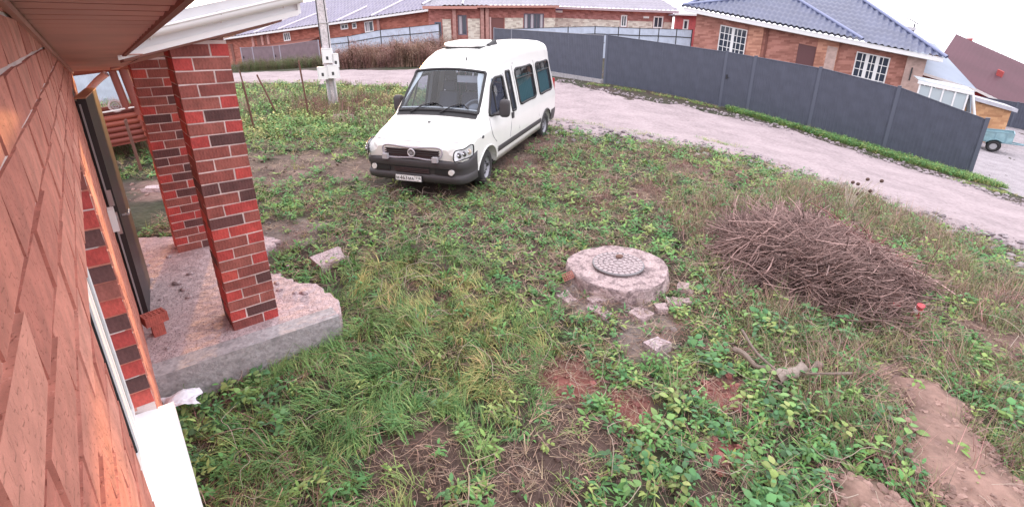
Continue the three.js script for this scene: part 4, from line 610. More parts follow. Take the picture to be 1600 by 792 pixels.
// ---------------------------------------------------------------- white minibus
{
  const ax = -1.26, az = -8.5; // middle of the front axle
  const van = thing('passenger_van', 'white high-roof passenger van with dark bumpers parked on the grass', 'van', [ax, (gy(-.54, -8.23) + gy(-2.17, -8.75)) / 2 - .01, az]);
  van.rotation.set(.02, -18.6 * Math.PI / 180, 0, 'YXZ'); van.scale.set(.91, .91, 1.05);
  const paint = new THREE.MeshPhysicalMaterial({ roughness: .32, clearcoat: .6, clearcoatRoughness: .15, side: THREE.DoubleSide, map: tex(256, (u, v) => { const k = .93 + .09 * fbm(u * 5, v * 5, 201, 4, 5); return [k, k, k * .99]; }) }); paint.color.setRGB(.80, .80, .79);
  const plast = mat(.05, .045, .05, .55, { bumpMap: bGrain, bumpScale: .001 }), rub = mat(.015, .015, .018, .6), chrome = mat(.62, .62, .64, .2, { metalness: .9 });
  const FA = .95, RA = 4.65, LEN = 5.6, WR = .325;
  const ST = [[0, .90, .84, .70], [.05, .97, .92, .80], [.16, 1.03, .97, .86], [.4, 1.11, 1.0, .90], [.66, 1.2, 1.0, .90], [.86, 1.29, 1.0, .90], [1.08, 1.56, 1.0, .875], [1.3, 1.83, 1.0, .84], [1.46, 2.02, 1.0, .815], [1.58, 2.14, 1.0, .80], [1.78, 2.27, 1.0, .79], [2.1, 2.38, 1.0, .785], [2.6, 2.44, 1.0, .785], [3.6, 2.48, 1.0, .79], [5.0, 2.46, 1.0, .79], [5.35, 2.41, .995, .775], [5.5, 2.33, .985, .75], [5.58, 2.2, .965, .71], [5.6, 2.1, .95, .68]];
  const at = (x, c) => { let i = 0; while (i < ST.length - 2 && x > ST[i + 1][0]) i++; const a = ST[i], b = ST[i + 1]; return lerp(a[c], b[c], clamp((x - a[0]) / (b[0] - a[0]), 0, 1)); };
  const bottom = x => { let y = .33; for (const c of [FA, RA]) { const d = Math.abs(x - c); if (d < .43) y = Math.max(y, WR + Math.sqrt(.43 * .43 - d * d)); } return y; };
  const rr = x => clamp((at(x, 1) - 1.15) * .26, .06, .26), belt = x => Math.min(1.0, at(x, 1) - .14);
  const sideZ = (x, y) => { const b = belt(x), s = at(x, 1) - rr(x); if (y <= b) return at(x, 2) * (1 - .035 * smooth(.7, .3, y)); return lerp(at(x, 2), at(x, 3), smooth(0, 1, clamp((y - b) / (s - b), 0, 1)) * .35 + .65 * clamp((y - b) / (s - b), 0, 1)); };
  const NB = 3, NL = 6, NU = 24, NR = 6, NT = 10;
  function section(x) { // right half, from the underside middle to the roof middle: [across, up]
    const yb = Math.min(bottom(x), belt(x) - .02), b = belt(x), yt = at(x, 1), r = rr(x), s = yt - r, out = [];
    for (let i = 0; i < NB; i++) out.push([sideZ(x, yb) * i / NB, yb]);
    for (let i = 0; i < NL; i++) { const y = lerp(yb, b, i / NL); out.push([sideZ(x, y), y]); }
    for (let i = 0; i < NU; i++) { const y = lerp(b, s, i / NU); out.push([sideZ(x, y), y]); }
    const wt = at(x, 3), rc = Math.min(r * 1.1, .22); for (let i = 0; i < NR; i++) { const a = i / NR * Math.PI / 2; out.push([wt - rc + rc * Math.cos(a), s + r * Math.sin(a)]); }
    for (let i = 0; i <= NT; i++) { const k = 1 - i / NT; out.push([(wt - rc) * k, yt + .035 * (1 - k * k)]); }
    return out;
  }
  const topY = (x, w) => { const k = w / (at(x, 3) - Math.min(rr(x) * 1.1, .22)); return at(x, 1) + .035 * (1 - k * k); };
  const WIN = [ // openings in the sides: polygons in (distance from the front, height)
    [[1.16, 1.26], [2.05, 1.26], [2.05, 1.90], [1.72, 1.90], [1.52, 1.78]], [[2.25, 1.16], [2.45, 1.16], [2.45, 1.96], [2.25, 1.96]], [[2.75, 1.22], [3.85, 1.22], [3.85, 1.96], [2.75, 1.96]], [[4.15, 1.22], [5.2, 1.22], [5.2, 1.96], [4.15, 1.96]]];
  const xs = []; for (let x = 0; x < LEN - 1e-6; x += .05) xs.push(+x.toFixed(3)); xs.push(.025, .975, 5.53, 5.57, LEN); for (const c of [FA, RA]) for (const d of [.43, .425, .415, .39, .33]) xs.push(c - d, c + d); xs.sort((a, b) => a - b);
  const P = [], IX = [], n = section(1).length, iT = NB + NL + NU + NR;
  for (const x of xs) { const s = section(x); for (const sg of [1, -1]) for (const [w, y] of s) P.push(sg * w, y, FA - x); }
  for (let i = 0; i < xs.length - 1; i++) for (const sd of [0, 1]) for (let j = 0; j < n - 1; j++) {
    const a = i * 2 * n + sd * n + j, b = a + 1, c = a + 2 * n, d = c + 1, xm = (xs[i] + xs[i + 1]) / 2, ym = (P[a * 3 + 1] + P[b * 3 + 1] + P[c * 3 + 1] + P[d * 3 + 1]) / 4, wm = Math.abs(P[a * 3]);
    if (j >= iT && xm > .94 && xm < 1.44) continue;
    if (j >= NB + NL - 2 && j < iT - NR + 2 && WIN.some(w => inPoly(xm, ym, w))) continue;
    if (sd) IX.push(a, b, c, b, d, c); else IX.push(a, c, b, b, c, d);
  }
  const g = new THREE.BufferGeometry(); g.setAttribute('position', new THREE.Float32BufferAttribute(P, 3)); const uvs = []; for (let i = 0; i < P.length / 3; i++) uvs.push(P[i * 3 + 2] * .6, P[i * 3 + 1] * .6 + P[i * 3] * .3); g.setAttribute('uv', new THREE.Float32BufferAttribute(uvs, 2)); g.setIndex(IX); g.computeVertexNormals();
  const body = mesh('body', g, paint, van);
  // closing faces at nose and tail
  const capFace = (x) => { const s = section(x), p = [], c = [0, .9]; for (const sg of [1, -1]) for (let i = 0; i < s.length - 1; i++) { p.push(sg * s[i][0], s[i][1], FA - x, sg * s[i + 1][0], s[i + 1][1], FA - x, 0, c[1], FA - x); } const q = new THREE.BufferGeometry(); q.setAttribute('position', new THREE.Float32BufferAttribute(p, 3)); q.computeVertexNormals(); return boxUV(q); };
  mesh('nose_panel', capFace(0), paint, van); mesh('rear_doors', capFace(LEN), paint, van);
  mesh('underbody', [box(-.9, .9, .3, .36, FA - 5.4, FA - .2), box(-.66, .66, .34, .9, FA - 1.4, FA - .5), box(-.66, .66, .34, .8, FA - 5.1, FA - 4.2)], rub, van);
  mesh('cabin_floor', box(-.93, .93, .42, .5, FA - 5.5, FA - 1.42), mat(.09, .09, .1), van);
  // glass
  const glass = new THREE.MeshPhysicalMaterial({ transmission: 1, thickness: 0, roughness: .03, ior: 1.5, side: THREE.DoubleSide }); glass.color.setRGB(.62, .68, .74);
  const ws = grid(24, 14, (u, v) => { const x = lerp(.90, 1.47, v), w = lerp(-1, 1, u) * (at(x, 3) - .1); return [w, topY(x, w) + .006, FA - x + .006]; });
  const screen = mesh('windscreen', ws, glass, van);
  const rim = []; for (let i = 0; i <= 16; i++) { const x = .90, w = lerp(-1, 1, i / 16) * (at(x, 3) - .08); rim.push([w, topY(x, w) + .006, FA - x]); } for (let i = 1; i < 8; i++) { const x = lerp(.90, 1.47, i / 8), w = at(x, 3) - .075; rim.push([w, topY(x, w) - .012, FA - x]); } for (let i = 0; i <= 16; i++) { const x = 1.47, w = lerp(1, -1, i / 16) * (at(x, 3) - .08); rim.push([w, topY(x, w) + .006, FA - x]); } for (let i = 7; i > 0; i--) { const x = lerp(.90, 1.47, i / 8), w = at(x, 3) - .075; rim.push([-w, topY(x, w) - .012, FA - x]); }
  mesh('screen_seal', tube(rim, .03, 6, 160, true), rub, screen);
  mesh('scuttle', grid(20, 3, (u, v) => { const x = lerp(.80, .93, v), w = lerp(-1, 1, u) * (at(x, 3) - .07); return [w, topY(x, w) + .012, FA - x]; }), rub, screen);
  for (const [a, b] of [[-.55, .1], [.08, .62]]) mesh('wiper', tube([[a, topY(.84, a) + .03, FA - .84], [lerp(a, b, .4), topY(.93, .2) + .05, FA - .93], [lerp(a, b, .75), topY(.97, .2) + .04, FA - .97], [b, topY(.93, b) + .03, FA - .93]], .011, 5, 20), rub, screen);
  const curtain = mat(.055, .17, .17, .9);
  const patch = (poly, sg, off, nx = 10, ny = 8) => { const x0 = Math.min(...poly.map(p => p[0])), x1 = Math.max(...poly.map(p => p[0])), y0 = Math.min(...poly.map(p => p[1])), y1 = Math.max(...poly.map(p => p[1])); return grid(nx, ny, (u, v) => { const y = lerp(y0, y1, v); let xa = x0; if (poly.length === 5) xa = lerp(1.14, 1.56, clamp((y - 1.26) / .6, 0, 1)); const x = lerp(xa, x1, u); return [sg * (sideZ(x, y) + off), y, FA - x]; }); };
  for (const sg of [1, -1]) WIN.forEach((poly, i) => {
    const w = mesh('side_window', patch(poly, sg, .003), i === 1 ? mat(.03, .035, .045, .06) : glass, van);
    const path = []; poly.forEach((p, k) => { const q = poly[(k + 1) % poly.length]; for (const t of [.06, .35, .65, .94]) { const x = lerp(p[0], q[0], t), y = lerp(p[1], q[1], t); path.push([sg * (sideZ(x, y) + .004), y, FA - x]); } });
    mesh('window_seal', tube(path, .026, 6, 70, true), rub, w);
    if (i >= 2) { const [x0, x1] = [poly[0][0], poly[1][0]];
      mesh('curtain', grid(40, 6, (u, v) => { const x = lerp(x0 + .03, x1 - .03, u), y = lerp(1.2, i === 2 ? 1.80 : 1.78, v); return [sg * (sideZ(x, y) - .05 + .012 * Math.sin(u * 60)), y, FA - x]; }), curtain, w);
      const bar = (xa, ya, xb, yb, r = .012) => tube([0, .5, 1].map(t => { const x = lerp(xa, xb, t), y = lerp(ya, yb, t); return [sg * (sideZ(x, y) + .006), y, FA - x]; }), r, 5, 6);
      mesh('window_bar', [bar(x0, 1.76, x1, 1.76, .016), bar(lerp(x0, x1, .36), 1.76, lerp(x0, x1, .36), 1.95), bar(lerp(x0, x1, .7), 1.76, lerp(x0, x1, .7), 1.95)], rub, w); }
    if (i === 0) mesh('quarter_bar', tube([0, .5, 1].map(t => { const x = lerp(1.5, 1.62, t), y = lerp(1.26, 1.88, t); return [sg * (sideZ(x, y) + .004), y, FA - x]; }), .016, 5, 8), rub, w);
  });
  // cab interior
  mesh('dashboard', [tube([[-.85, 1.22, FA - 1.12], [0, 1.27, FA - 1.08], [.85, 1.22, FA - 1.12]], .13, 10, 20), box(-.85, .85, .6, 1.2, FA - 1.3, FA - 1.0)], mat(.17, .17, .20, .7), van);
  const seatM = mat(.15, .16, .21, .9);
  for (const x of [-.55, .0, .55]) { const s = new THREE.Group(); s.name = 'seat'; van.add(s); s.position.set(x, 0, FA - 2.1); mesh('cushion', box(-.24, .24, .75, .9, -.2, .3), seatM, s); mesh('backrest', hexa([[-.24, .88, -.1], [.24, .88, -.1], [.24, .88, -.24], [-.24, .88, -.24]], [[-.2, 1.5, -.22], [.2, 1.5, -.22], [.2, 1.5, -.34], [-.2, 1.5, -.34]]), seatM, s); mesh('headrest', box(-.13, .13, 1.53, 1.72, -.36, -.26), seatM, s); }
  const sw = mesh('steering_wheel', new THREE.TorusGeometry(.2, .018, 8, 28), mat(.30, .31, .36, .5), van); sw.position.set(.5, 1.36, FA - 1.42); sw.rotation.x = -.95; mesh('wheel_hub', new THREE.SphereGeometry(.11, 14, 8).scale(1, .8, .4), mat(.30, .31, .36, .6), sw);
  mesh('inner_mirror', box(-.12, .12, 1.86, 1.93, FA - 1.55, FA - 1.52), rub, van); mesh('sun_visor', box(.12, .62, 1.82, 1.95, FA - 1.53, FA - 1.50), mat(.5, .5, .54, .8), van);
  mesh('bulkhead', [box(-.8, -.55, .9, 2.1, FA - 2.72, FA - 2.68), box(.62, .8, .9, 2.1, FA - 2.72, FA - 2.68)], mat(.3, .3, .34), van);
  mesh('grab_rail', [cyl([-.45, .9, FA - 2.66], [-.45, 2.2, FA - 2.66], .018), cyl([-.25, .9, FA - 2.6], [-.25, 2.2, FA - 2.6], .018)], chrome, van);
  // front bumper wrapping round to the wheel arches
  const plan = t => { const a = t * Math.PI / 2, s = Math.sign(t), k = Math.abs(t); const z = 1.015 * Math.pow(Math.sin(Math.abs(a)), .55) * s, x = -.035 + .48 * Math.pow(1 - Math.cos(a), 2.3); return [z, x]; };
  const prof = [[.30, -.03], [.325, .01], [.39, .025], [.44, .018], [.455, -.01], [.47, -.01], [.57, -.005], [.585, .018], [.67, .016], [.70, .0], [.72, -.04]];
  const bump = mesh('front_bumper', grid(60, prof.length - 1, (u, v) => { const t = lerp(-1, 1, u), [z, x] = plan(t), k = prof[Math.round(v * (prof.length - 1))], lift = .09 * smooth(.75, 1, Math.abs(t)) * smooth(.6, .76, k[0]); return [z + Math.sign(z) * k[1] * .35, k[0] + lift, FA - x + k[1]]; }), plast, van);
  mesh('lower_grille', box(-.34, .34, .475, .57, FA + .0, FA + .045), rub, bump); for (const x of [-.6, .6]) { mesh('fog_recess', box(x - .16, x + .16, .48, .57, FA - .02, FA + .044), rub, bump); const f = mesh('fog_lamp', cyl([x * 1.26, .53, FA - .06], [x * 1.26, .53, FA + .06], .045, .05, 14), mat(.75, .72, .72, .15), bump); }
  for (let i = 0; i < 3; i++) mesh('grille_bar', box(-.34, .34, .485 + i * .027, .492 + i * .027, FA + .046, FA + .053), mat(.09, .05, .055, .5), bump);
  // grille with round badge
  const gr = mesh('grille', hexa([[-.5, .735, FA + .015], [.5, .735, FA + .015], [.5, .735, FA - .1], [-.5, .735, FA - .1]], [[-.52, .90, FA - .005], [.52, .90, FA - .005], [.52, .90, FA - .1], [-.52, .90, FA - .1]]), mat(.03, .018, .022, .5), van);
  mesh('grille_frame', [tube([[-.53, .745, FA + .025], [0, .735, FA + .032], [.53, .745, FA + .025], [.57, .9, FA + .0], [0, .905, FA + .012], [-.57, .9, FA + .0]], .014, 6, 60, true)], mat(.36, .33, .38, .4), gr);
  for (const y of [.785, .825, .865]) mesh('grille_slat', box(-.53, .53, y, y + .014, FA + .002, FA + .022), plast, gr);
  const bd = mesh('badge', new THREE.TorusGeometry(.062, .014, 8, 26), mat(.62, .6, .64, .3, { metalness: .5 }), gr); bd.position.set(0, .82, FA + .03); mesh('badge_disc', cyl([0, 0, -.012], [0, 0, .004], .055, .055, 20), mat(.06, .05, .06, .4), bd); mesh('badge_stripes', [box(-.03, -.02, -.03, .03, .004, .008), box(-.007, .003, -.034, .034, .004, .008), box(.016, .026, -.03, .03, .004, .008)], mat(.5, .48, .52, .3), bd);
  for (const x of [-.5, .47]) mesh('overrider', box(x - .05, x + .05, .69, .78, FA + .03, FA + .085), mat(.45, .43, .46, .5), bump);
  // headlights following the corners
  for (const sg of [1, -1]) {
    const pt = (a, y) => { const t = sg * lerp(.52, .93, a), [z, x] = plan(t); return [z * .985, y, FA - x + lerp(.015, .06, clamp(1 - (y - .74) * 4, 0, 1)) * (1 - a * .7) + .012]; };
    const yl = a => lerp(.745, .765, a), yh = a => lerp(.90, .945, Math.pow(a, .8));
    const hl = mesh('headlight', grid(16, 8, (u, v) => pt(u, lerp(yl(u), yh(u), v))), new THREE.MeshPhysicalMaterial({ color: 0xd9dbe2, roughness: .12, metalness: .25, clearcoat: 1, side: THREE.DoubleSide }), van);
    mesh('headlight_seal', tube([pt(0, yl(0)), pt(.5, yl(.5)), pt(1, yl(1)), pt(1, yh(1)), pt(.5, yh(.5)), pt(0, yh(0))], .011, 5, 50, true), rub, hl);
    for (const a of [.22, .5, .78]) { const c = pt(a, lerp(yl(a), yh(a), .52)); const l = mesh('reflector', new THREE.SphereGeometry(.052, 14, 8).scale(1, 1, .35), a === .78 ? mat(.6, .5, .42, .25) : mat(.16, .16, .18, .15, { metalness: .6 }), hl); l.position.set(c[0], c[1], c[2]); mesh('bulb', new THREE.SphereGeometry(.02, 10, 8).translate(0, 0, .02), chrome, l); }
    // mirrors
    const mr = new THREE.Group(); mr.name = 'mirror'; van.add(mr); mr.position.set(sg * 1.04, 1.38, FA - 1.36); mr.rotation.y = sg * .2;
    const hg = new THREE.SphereGeometry(1, 16, 12), hp = hg.attributes.position; for (let i = 0; i < hp.count; i++) { const f = q => Math.sign(q) * Math.pow(Math.abs(q), .55); hp.setXYZ(i, f(hp.getX(i)) * .105 + sg * .12, f(hp.getY(i)) * .17, f(hp.getZ(i)) * .07); } hg.computeVertexNormals(); mesh('mirror_housing', hg, plast, mr); mesh('mirror_arm', cyl([-.08 * sg, -.12, 0], [.08 * sg, -.1, 0], .03), plast, mr); mesh('mirror_glass', box(sg * .12 - .08, sg * .12 + .08, -.13, .13, -.078, -.072), chrome, mr);
    // side trim, seams, handles
    const line = (pts, r, m, nm) => mesh(nm, tube(pts.map(([x, y]) => [sg * (sideZ(x, y) + .003), y, FA - x]), r, 5, Math.max(8, pts.length * 6)), m, van);
    mesh('side_moulding', grid(50, 4, (u, v) => { const x = lerp(FA + .47, RA - .47, u), y = lerp(.50, .62, v); return [sg * (sideZ(x, y) + .012 * Math.sin(Math.PI * v) + .004), y, FA - x]; }), plast, van);
    mesh('rear_moulding', grid(20, 4, (u, v) => { const x = lerp(RA + .46, LEN - .03, u), y = lerp(.36, .66, v); return [sg * (sideZ(x, y) + .012 * Math.sin(Math.PI * v) + .004), y, FA - x]; }), plast, van);
    line([[1.14, 1.22], [1.12, 1.0], [1.2, .86], [1.34, .74]], .006, M.grey, 'door_seam'); line([[2.12, 1.95], [2.13, 1.4], [2.12, .9], [2.05, .66]], .006, M.grey, 'door_seam'); line([[2.62, 2.05], [2.63, 1.3], [2.62, .7]], .005, M.grey, 'panel_seam'); line([[4.02, 2.05], [4.02, 1.3], [4.02, .7]], .005, M.grey, 'panel_seam');
    mesh('door_handle', box(sg * (sideZ(2.22, 1.08) + .002), sg * (sideZ(2.22, 1.08) + .035), 1.02, 1.14, FA - 2.24, FA - 2.16), plast, van);
    const ind = mesh('side_repeater', new THREE.SphereGeometry(.03, 10, 8).scale(.5, 1, 1.4), M.dark, van); ind.position.set(sg * (sideZ(.72, .98) + .004), .98, FA - .72);
    mesh('tail_lamp', box(sg * .80, sg * .93, .95, 1.45, FA - LEN - .02, FA - LEN + .012), mat(.4, .03, .03, .25), van);
    // arch lips and wheels
    for (const c of [FA, RA]) {
      const lip = []; for (let i = 0; i <= 16; i++) { const a = Math.PI * i / 16, x = c + .435 * Math.cos(a), y = WR + .435 * Math.sin(a); if (y > .33) lip.push([sg * (sideZ(x, y) + .004), y, FA - x]); } mesh('arch_lip', tube(lip, .018, 6, 40), c === FA ? paint : plast, van);
      const w = new THREE.Group(); w.name = 'wheel'; van.add(w); w.position.set(sg * .86, WR, FA - c); w.rotation.y = c === FA ? .12 : 0;
      const prf = [[.2, -.1], [.27, -.105], [.31, -.095], [.325, -.07], [.328, 0], [.325, .07], [.31, .095], [.27, .105], [.215, .1], [.2, .085]].map(q => new THREE.Vector2(q[0], q[1])); const ty = new THREE.LatheGeometry(prf, 40); ty.rotateZ(-Math.PI / 2); mesh('tyre', ty, mat(.045, .043, .046, .9, { map: tSpeck, bumpMap: bGrain, bumpScale: .01 }), w);
      const rp = [[.0, .05], [.05, .06], [.07, .035], [.15, .03], [.17, .055], [.195, .06], [.208, .09]].map(q => new THREE.Vector2(q[0], q[1])); const rg = new THREE.LatheGeometry(rp, 36); rg.rotateZ(-Math.PI / 2); if (sg < 0) rg.scale(-1, 1, 1); const rimM = mesh('rim', rg, mat(.30, .30, .34, .45, { metalness: .4 }), w);
      for (let k = 0; k < 10; k++) { const a = k / 10 * Math.PI * 2; mesh('rim_hole', cyl([sg * .034, .125 * Math.sin(a), .125 * Math.cos(a)], [sg * .046, .125 * Math.sin(a), .125 * Math.cos(a)], .021, .021, 8), rub, rimM); } for (let k = 0; k < 5; k++) { const a = k / 5 * Math.PI * 2 + .3; mesh('wheel_bolt', cyl([sg * .045, .065 * Math.sin(a), .065 * Math.cos(a)], [sg * .062, .065 * Math.sin(a), .065 * Math.cos(a)], .011, .01, 6), chrome, rimM); }
    }
  }
  // number plate
  const cv = document.createElement('canvas'); cv.width = 520; cv.height = 112; const cx = cv.getContext('2d'); cx.fillStyle = '#e9e9ec'; cx.fillRect(0, 0, 520, 112); cx.strokeStyle = '#15151a'; cx.lineWidth = 6; cx.strokeRect(4, 4, 512, 104); cx.beginPath(); cx.moveTo(388, 4); cx.lineTo(388, 108); cx.stroke(); cx.fillStyle = '#101014'; cx.textBaseline = 'middle'; cx.textAlign = 'center'; cx.font = 'bold 76px sans-serif'; cx.fillText('М', 48, 64); cx.font = 'bold 92px sans-serif'; cx.fillText('463', 166, 58); cx.font = 'bold 76px sans-serif'; cx.fillText('МА', 310, 64); cx.font = 'bold 62px sans-serif'; cx.fillText('116', 450, 46); cx.font = 'bold 24px sans-serif'; cx.fillText('RUS', 440, 92);
  const pt = new THREE.CanvasTexture(cv); pt.colorSpace = THREE.SRGBColorSpace;
  const np = mesh('number_plate', new THREE.PlaneGeometry(.52, .112), new THREE.MeshStandardMaterial({ map: pt, roughness: .5 }), van); np.position.set(-.06, .375, FA + .082); np.rotation.x = -.05; mesh('plate_holder', box(-.265, .265, -.06, .06, -.035, -.004), rub, np);
  // roof hatch / air vent
  const hx = 2.55; const hg = new THREE.SphereGeometry(1, 24, 14), hp = hg.attributes.position; for (let i = 0; i < hp.count; i++) { const f = (q, e) => Math.sign(q) * Math.pow(Math.abs(q), e); hp.setXYZ(i, f(hp.getX(i), .4) * .44, f(hp.getY(i), .5) * .06, f(hp.getZ(i), .4) * .42); } hg.computeVertexNormals();
  const ht = mesh('roof_hatch', hg, paint, van); ht.position.set(-.12, 2.497, FA - hx); ht.rotation.x = .05; mesh('hatch_base', box(-.43, .43, -.065, -.045, -.41, .41), rub, ht); mesh('hatch_vent', hexa([[.41, -.05, .05], [.5, -.05, .05], [.5, -.05, -.36], [.41, -.05, -.36]], [[.41, .0, .05], [.47, -.01, .05], [.47, .04, -.36], [.41, .06, -.36]]), rub, ht);
  mesh('roof_aerial', cyl([.25, topY(1.66, .25), FA - 1.66], [.25, topY(1.66, .25) + .06, FA - 1.67], .012), rub, van);
  mesh('washer_jet', [box(-.02, .02, topY(.6, 0), topY(.6, 0) + .016, FA - .62, FA - .58)], rub, van);
  mesh('bonnet_seam', tube([-.86, -.5, 0, .5, .86].map(w => { const x = .06 + .12 * Math.pow(Math.abs(w), 3); return [w, topY(Math.max(.06, x), Math.min(Math.abs(w), .7)) - .005, FA - x + .01]; }), .005, 5, 30), M.grey, van);
}

// ---------------------------------------------------------------- vegetation
function leafStrip(out, base, dir, len, wid, bend, seg, col, lift) { // a tapering curved blade or leaf, as triangles
  const [px, py, pz] = base, up0 = lift; let x = px, y = py, z = pz, a = up0; const ds = len / seg, sx = -dir[1], sz = dir[0]; let prev = null;
  for (let i = 0; i <= seg; i++) {
    const t = i / seg, w = wid * (out.leaf ? Math.sin(Math.PI * Math.pow(t * .94 + .04, .8)) : (1 - t) * (1 - .15 * t) + .02) / 2, L = [x - sx * w, y, z - sz * w], Q = [x + sx * w, y, z + sz * w];
    if (prev) { out.p.push(...prev[0], ...prev[1], ...L, ...L, ...prev[1], ...Q); for (let k = 0; k < 6; k++) out.c.push(...col); }
    prev = [L, Q]; x += dir[0] * Math.cos(a) * ds; z += dir[1] * Math.cos(a) * ds; y += Math.sin(a) * ds; a -= bend / seg;
  }
}
const done = o => { const g = new THREE.BufferGeometry(); g.setAttribute('position', new THREE.Float32BufferAttribute(o.p, 3)); g.setAttribute('color', new THREE.Float32BufferAttribute(o.c, 3)); g.computeVertexNormals(); return g; };
const ang = () => { const a = rnd(0, Math.PI * 2); return [Math.cos(a), Math.sin(a)]; };
const shade = (v = .3) => { const k = 1 + rnd(-v, v); return [k * rnd(.9, 1.12), k, k * rnd(.85, 1.1)]; };
const tuft = (n, h0, h1, w, spread, bend0, bend1, dry = .12, lay = 0) => { const o = { p: [], c: [] }; for (let i = 0; i < n; i++) { const la = rnd(-.75, .75), d = lay ? [Math.cos(la), Math.sin(la)] : ang(), b = [rnd(-spread, spread), -.01, rnd(-spread, spread)]; leafStrip(o, b, d, rnd(h0, h1), w * rnd(.7, 1.3), rnd(bend0, bend1), 4, R() < dry ? [2.0, 1.4, 1.8] : shade(), rnd(.9, 1.5)); } return done(o); };
const rosette = (n, l0, l1, w, lift0, lift1) => { const o = { p: [], c: [], leaf: 1 }; for (let i = 0; i < n; i++) { const d = ang(); leafStrip(o, [d[0] * .01, 0, d[1] * .01], d, rnd(l0, l1), w * rnd(.7, 1.25), rnd(.5, 1.3), 5, shade(.25), rnd(lift0, lift1)); } return done(o); };
const leafy = (h, n, l0, l1, w) => { const o = { p: [], c: [] }; leafStrip(o, [0, 0, 0], ang(), h, .006, .3, 4, [.8, .8, .6], 1.4); o.leaf = 1; for (let i = 0; i < n; i++) { const d = ang(), y = h * rnd(.25, 1), s = rnd(0, .05); leafStrip(o, [d[0] * s, y, d[1] * s], d, rnd(l0, l1), w * rnd(.7, 1.3), rnd(.4, 1.4), 4, shade(.28), rnd(-.2, .7)); } return done(o); };
const straw = (n, l, sp) => { const o = { p: [], c: [] }; for (let i = 0; i < n; i++) { const d = ang(); leafStrip(o, [rnd(-sp, sp), rnd(.0, .05), rnd(-sp, sp)], d, l * rnd(.5, 1.3), rnd(.003, .007), rnd(-.4, .6), 3, shade(.4), rnd(-.1, .35)); } return done(o); };
const vm = () => { const m = mat(1, 1, 1, .85, { vertexColors: true }); return m; };
const mVeg = vm();
const stuffSets = {};
function put(kind, x, z, sc, c, sy = 1, y = 0, tilt = .15) { (stuffSets[kind] ??= []).push([x, z, sc, c, sy, y, tilt]); }
function flush(kind, name, geos, label, m = mVeg) {
  const L = stuffSets[kind] || []; if (!L.length) return; const per = geos.map(() => []); L.forEach((q, i) => per[i % geos.length].push(q));
  const grp = new THREE.Group(); grp.name = numbered(name); grp.userData.kind = 'stuff'; grp.userData.label = label; grp.userData.category = name.replace(/_/g, ' ').split(' ').slice(-2).join(' '); scene.add(grp);
  const mm = new THREE.Matrix4(), q = new THREE.Quaternion(), e = new THREE.Euler(), c = new THREE.Color();
  geos.forEach((g, k) => { const l = per[k]; if (!l.length) return; const im = new THREE.InstancedMesh(g, m, l.length); im.name = name; im.userData.kind = 'stuff'; im.castShadow = im.receiveShadow = true;
    l.forEach(([x, z, sc, col, sy, y, tilt], i) => { e.set(rnd(-tilt, tilt), kind === 'long' ? 14 * fbm(x * 1.1, z * 1.1, 271, 2) + rnd(-1.1, 1.1) : rnd(0, 6.28), rnd(-tilt, tilt)); q.setFromEuler(e); mm.compose(V3(x, gy(x, z) + y, z), q, V3(sc, sc * sy, sc)); im.setMatrixAt(i, mm); c.setRGB(col[0], col[1], col[2]); im.setColorAt(i, c); }); grp.add(im); });
}
const inVan = (x, z) => { const dx = x + 1.36, dz = z + 8.5, f = -.319 * dx + .946 * dz, s = .948 * dx + .319 * dz; return Math.abs(s) < .9 && f < .85 && f > -4.8; };
const nearMan = (x, z, r) => Math.hypot(x - 1.2, z + 4.95) < r;
const inPile = (x, z) => ((x - 3.6) / 1.12) ** 2 + ((z + 5.3) / 1.05) ** 2 < 1;
const GREEN = [[.13, .27, .08], [.17, .30, .095], [.10, .23, .075], [.23, .33, .11]], YEL = [[.33, .34, .12], [.38, .36, .15], [.27, .32, .11]], WEED = [[.10, .255, .08], [.125, .285, .09], [.08, .21, .075], [.18, .31, .09], [.25, .34, .11], [.10, .22, .09]], DRY = [[.30, .215, .17], [.25, .175, .14], [.36, .27, .2], [.21, .145, .12]];
const blob = (x, z, L) => { let v = 0; for (const [a, b, r] of L) v = Math.max(v, smooth(1.35, .45, Math.hypot(x - a, z - b) / r)); return v; };
const LUSH = [[-2.05, -2.7, .9], [-1.9, -3.1, .8], [-1.6, -3.7, .9], [-1.5, -4.4, .8], [-.8, -3.2, .9], [-.25, -3.7, .8], [-.9, -2.7, .6], [-.6, -4.2, .8], [-1.1, -5.0, .8], [2.5, -4.0, .35], [1.6, -3.4, .3]];
const YELL = [[-1.38, -4.9, .5], [-.74, -4.5, .55], [-.13, -4.15, .5], [.36, -3.9, .35], [-.46, -3.6, .4], [-.2, -3.3, .3]];
const BROAD = [[-2.15, -2.8, .55], [-2.35, -3.1, .4], [1.5, -2.5, .6], [2.1, -2.7, .7], [1.1, -2.4, .5], [1.6, -3.3, .5], [.7, -2.7, .4], [2.5, -4, .3], [2.4, -2.9, .5], [3.1, -4.1, .3], [1.7, -2.2, .5], [4.2, -2.8, .8], [4.3, -3.4, .5]];
function cover(x0, x1, z0, z1, perM2, fn) { const n = Math.round((x1 - x0) * (z1 - z0) * perM2); for (let i = 0; i < n; i++) { const x = rnd(x0, x1), z = rnd(z0, z1); if (onSlab(x, z) || onRoad(x, z)) continue; fn(x, z); } }
const thin = (x, z) => { const [b] = bare(x, z); return 1 - b * .93; };
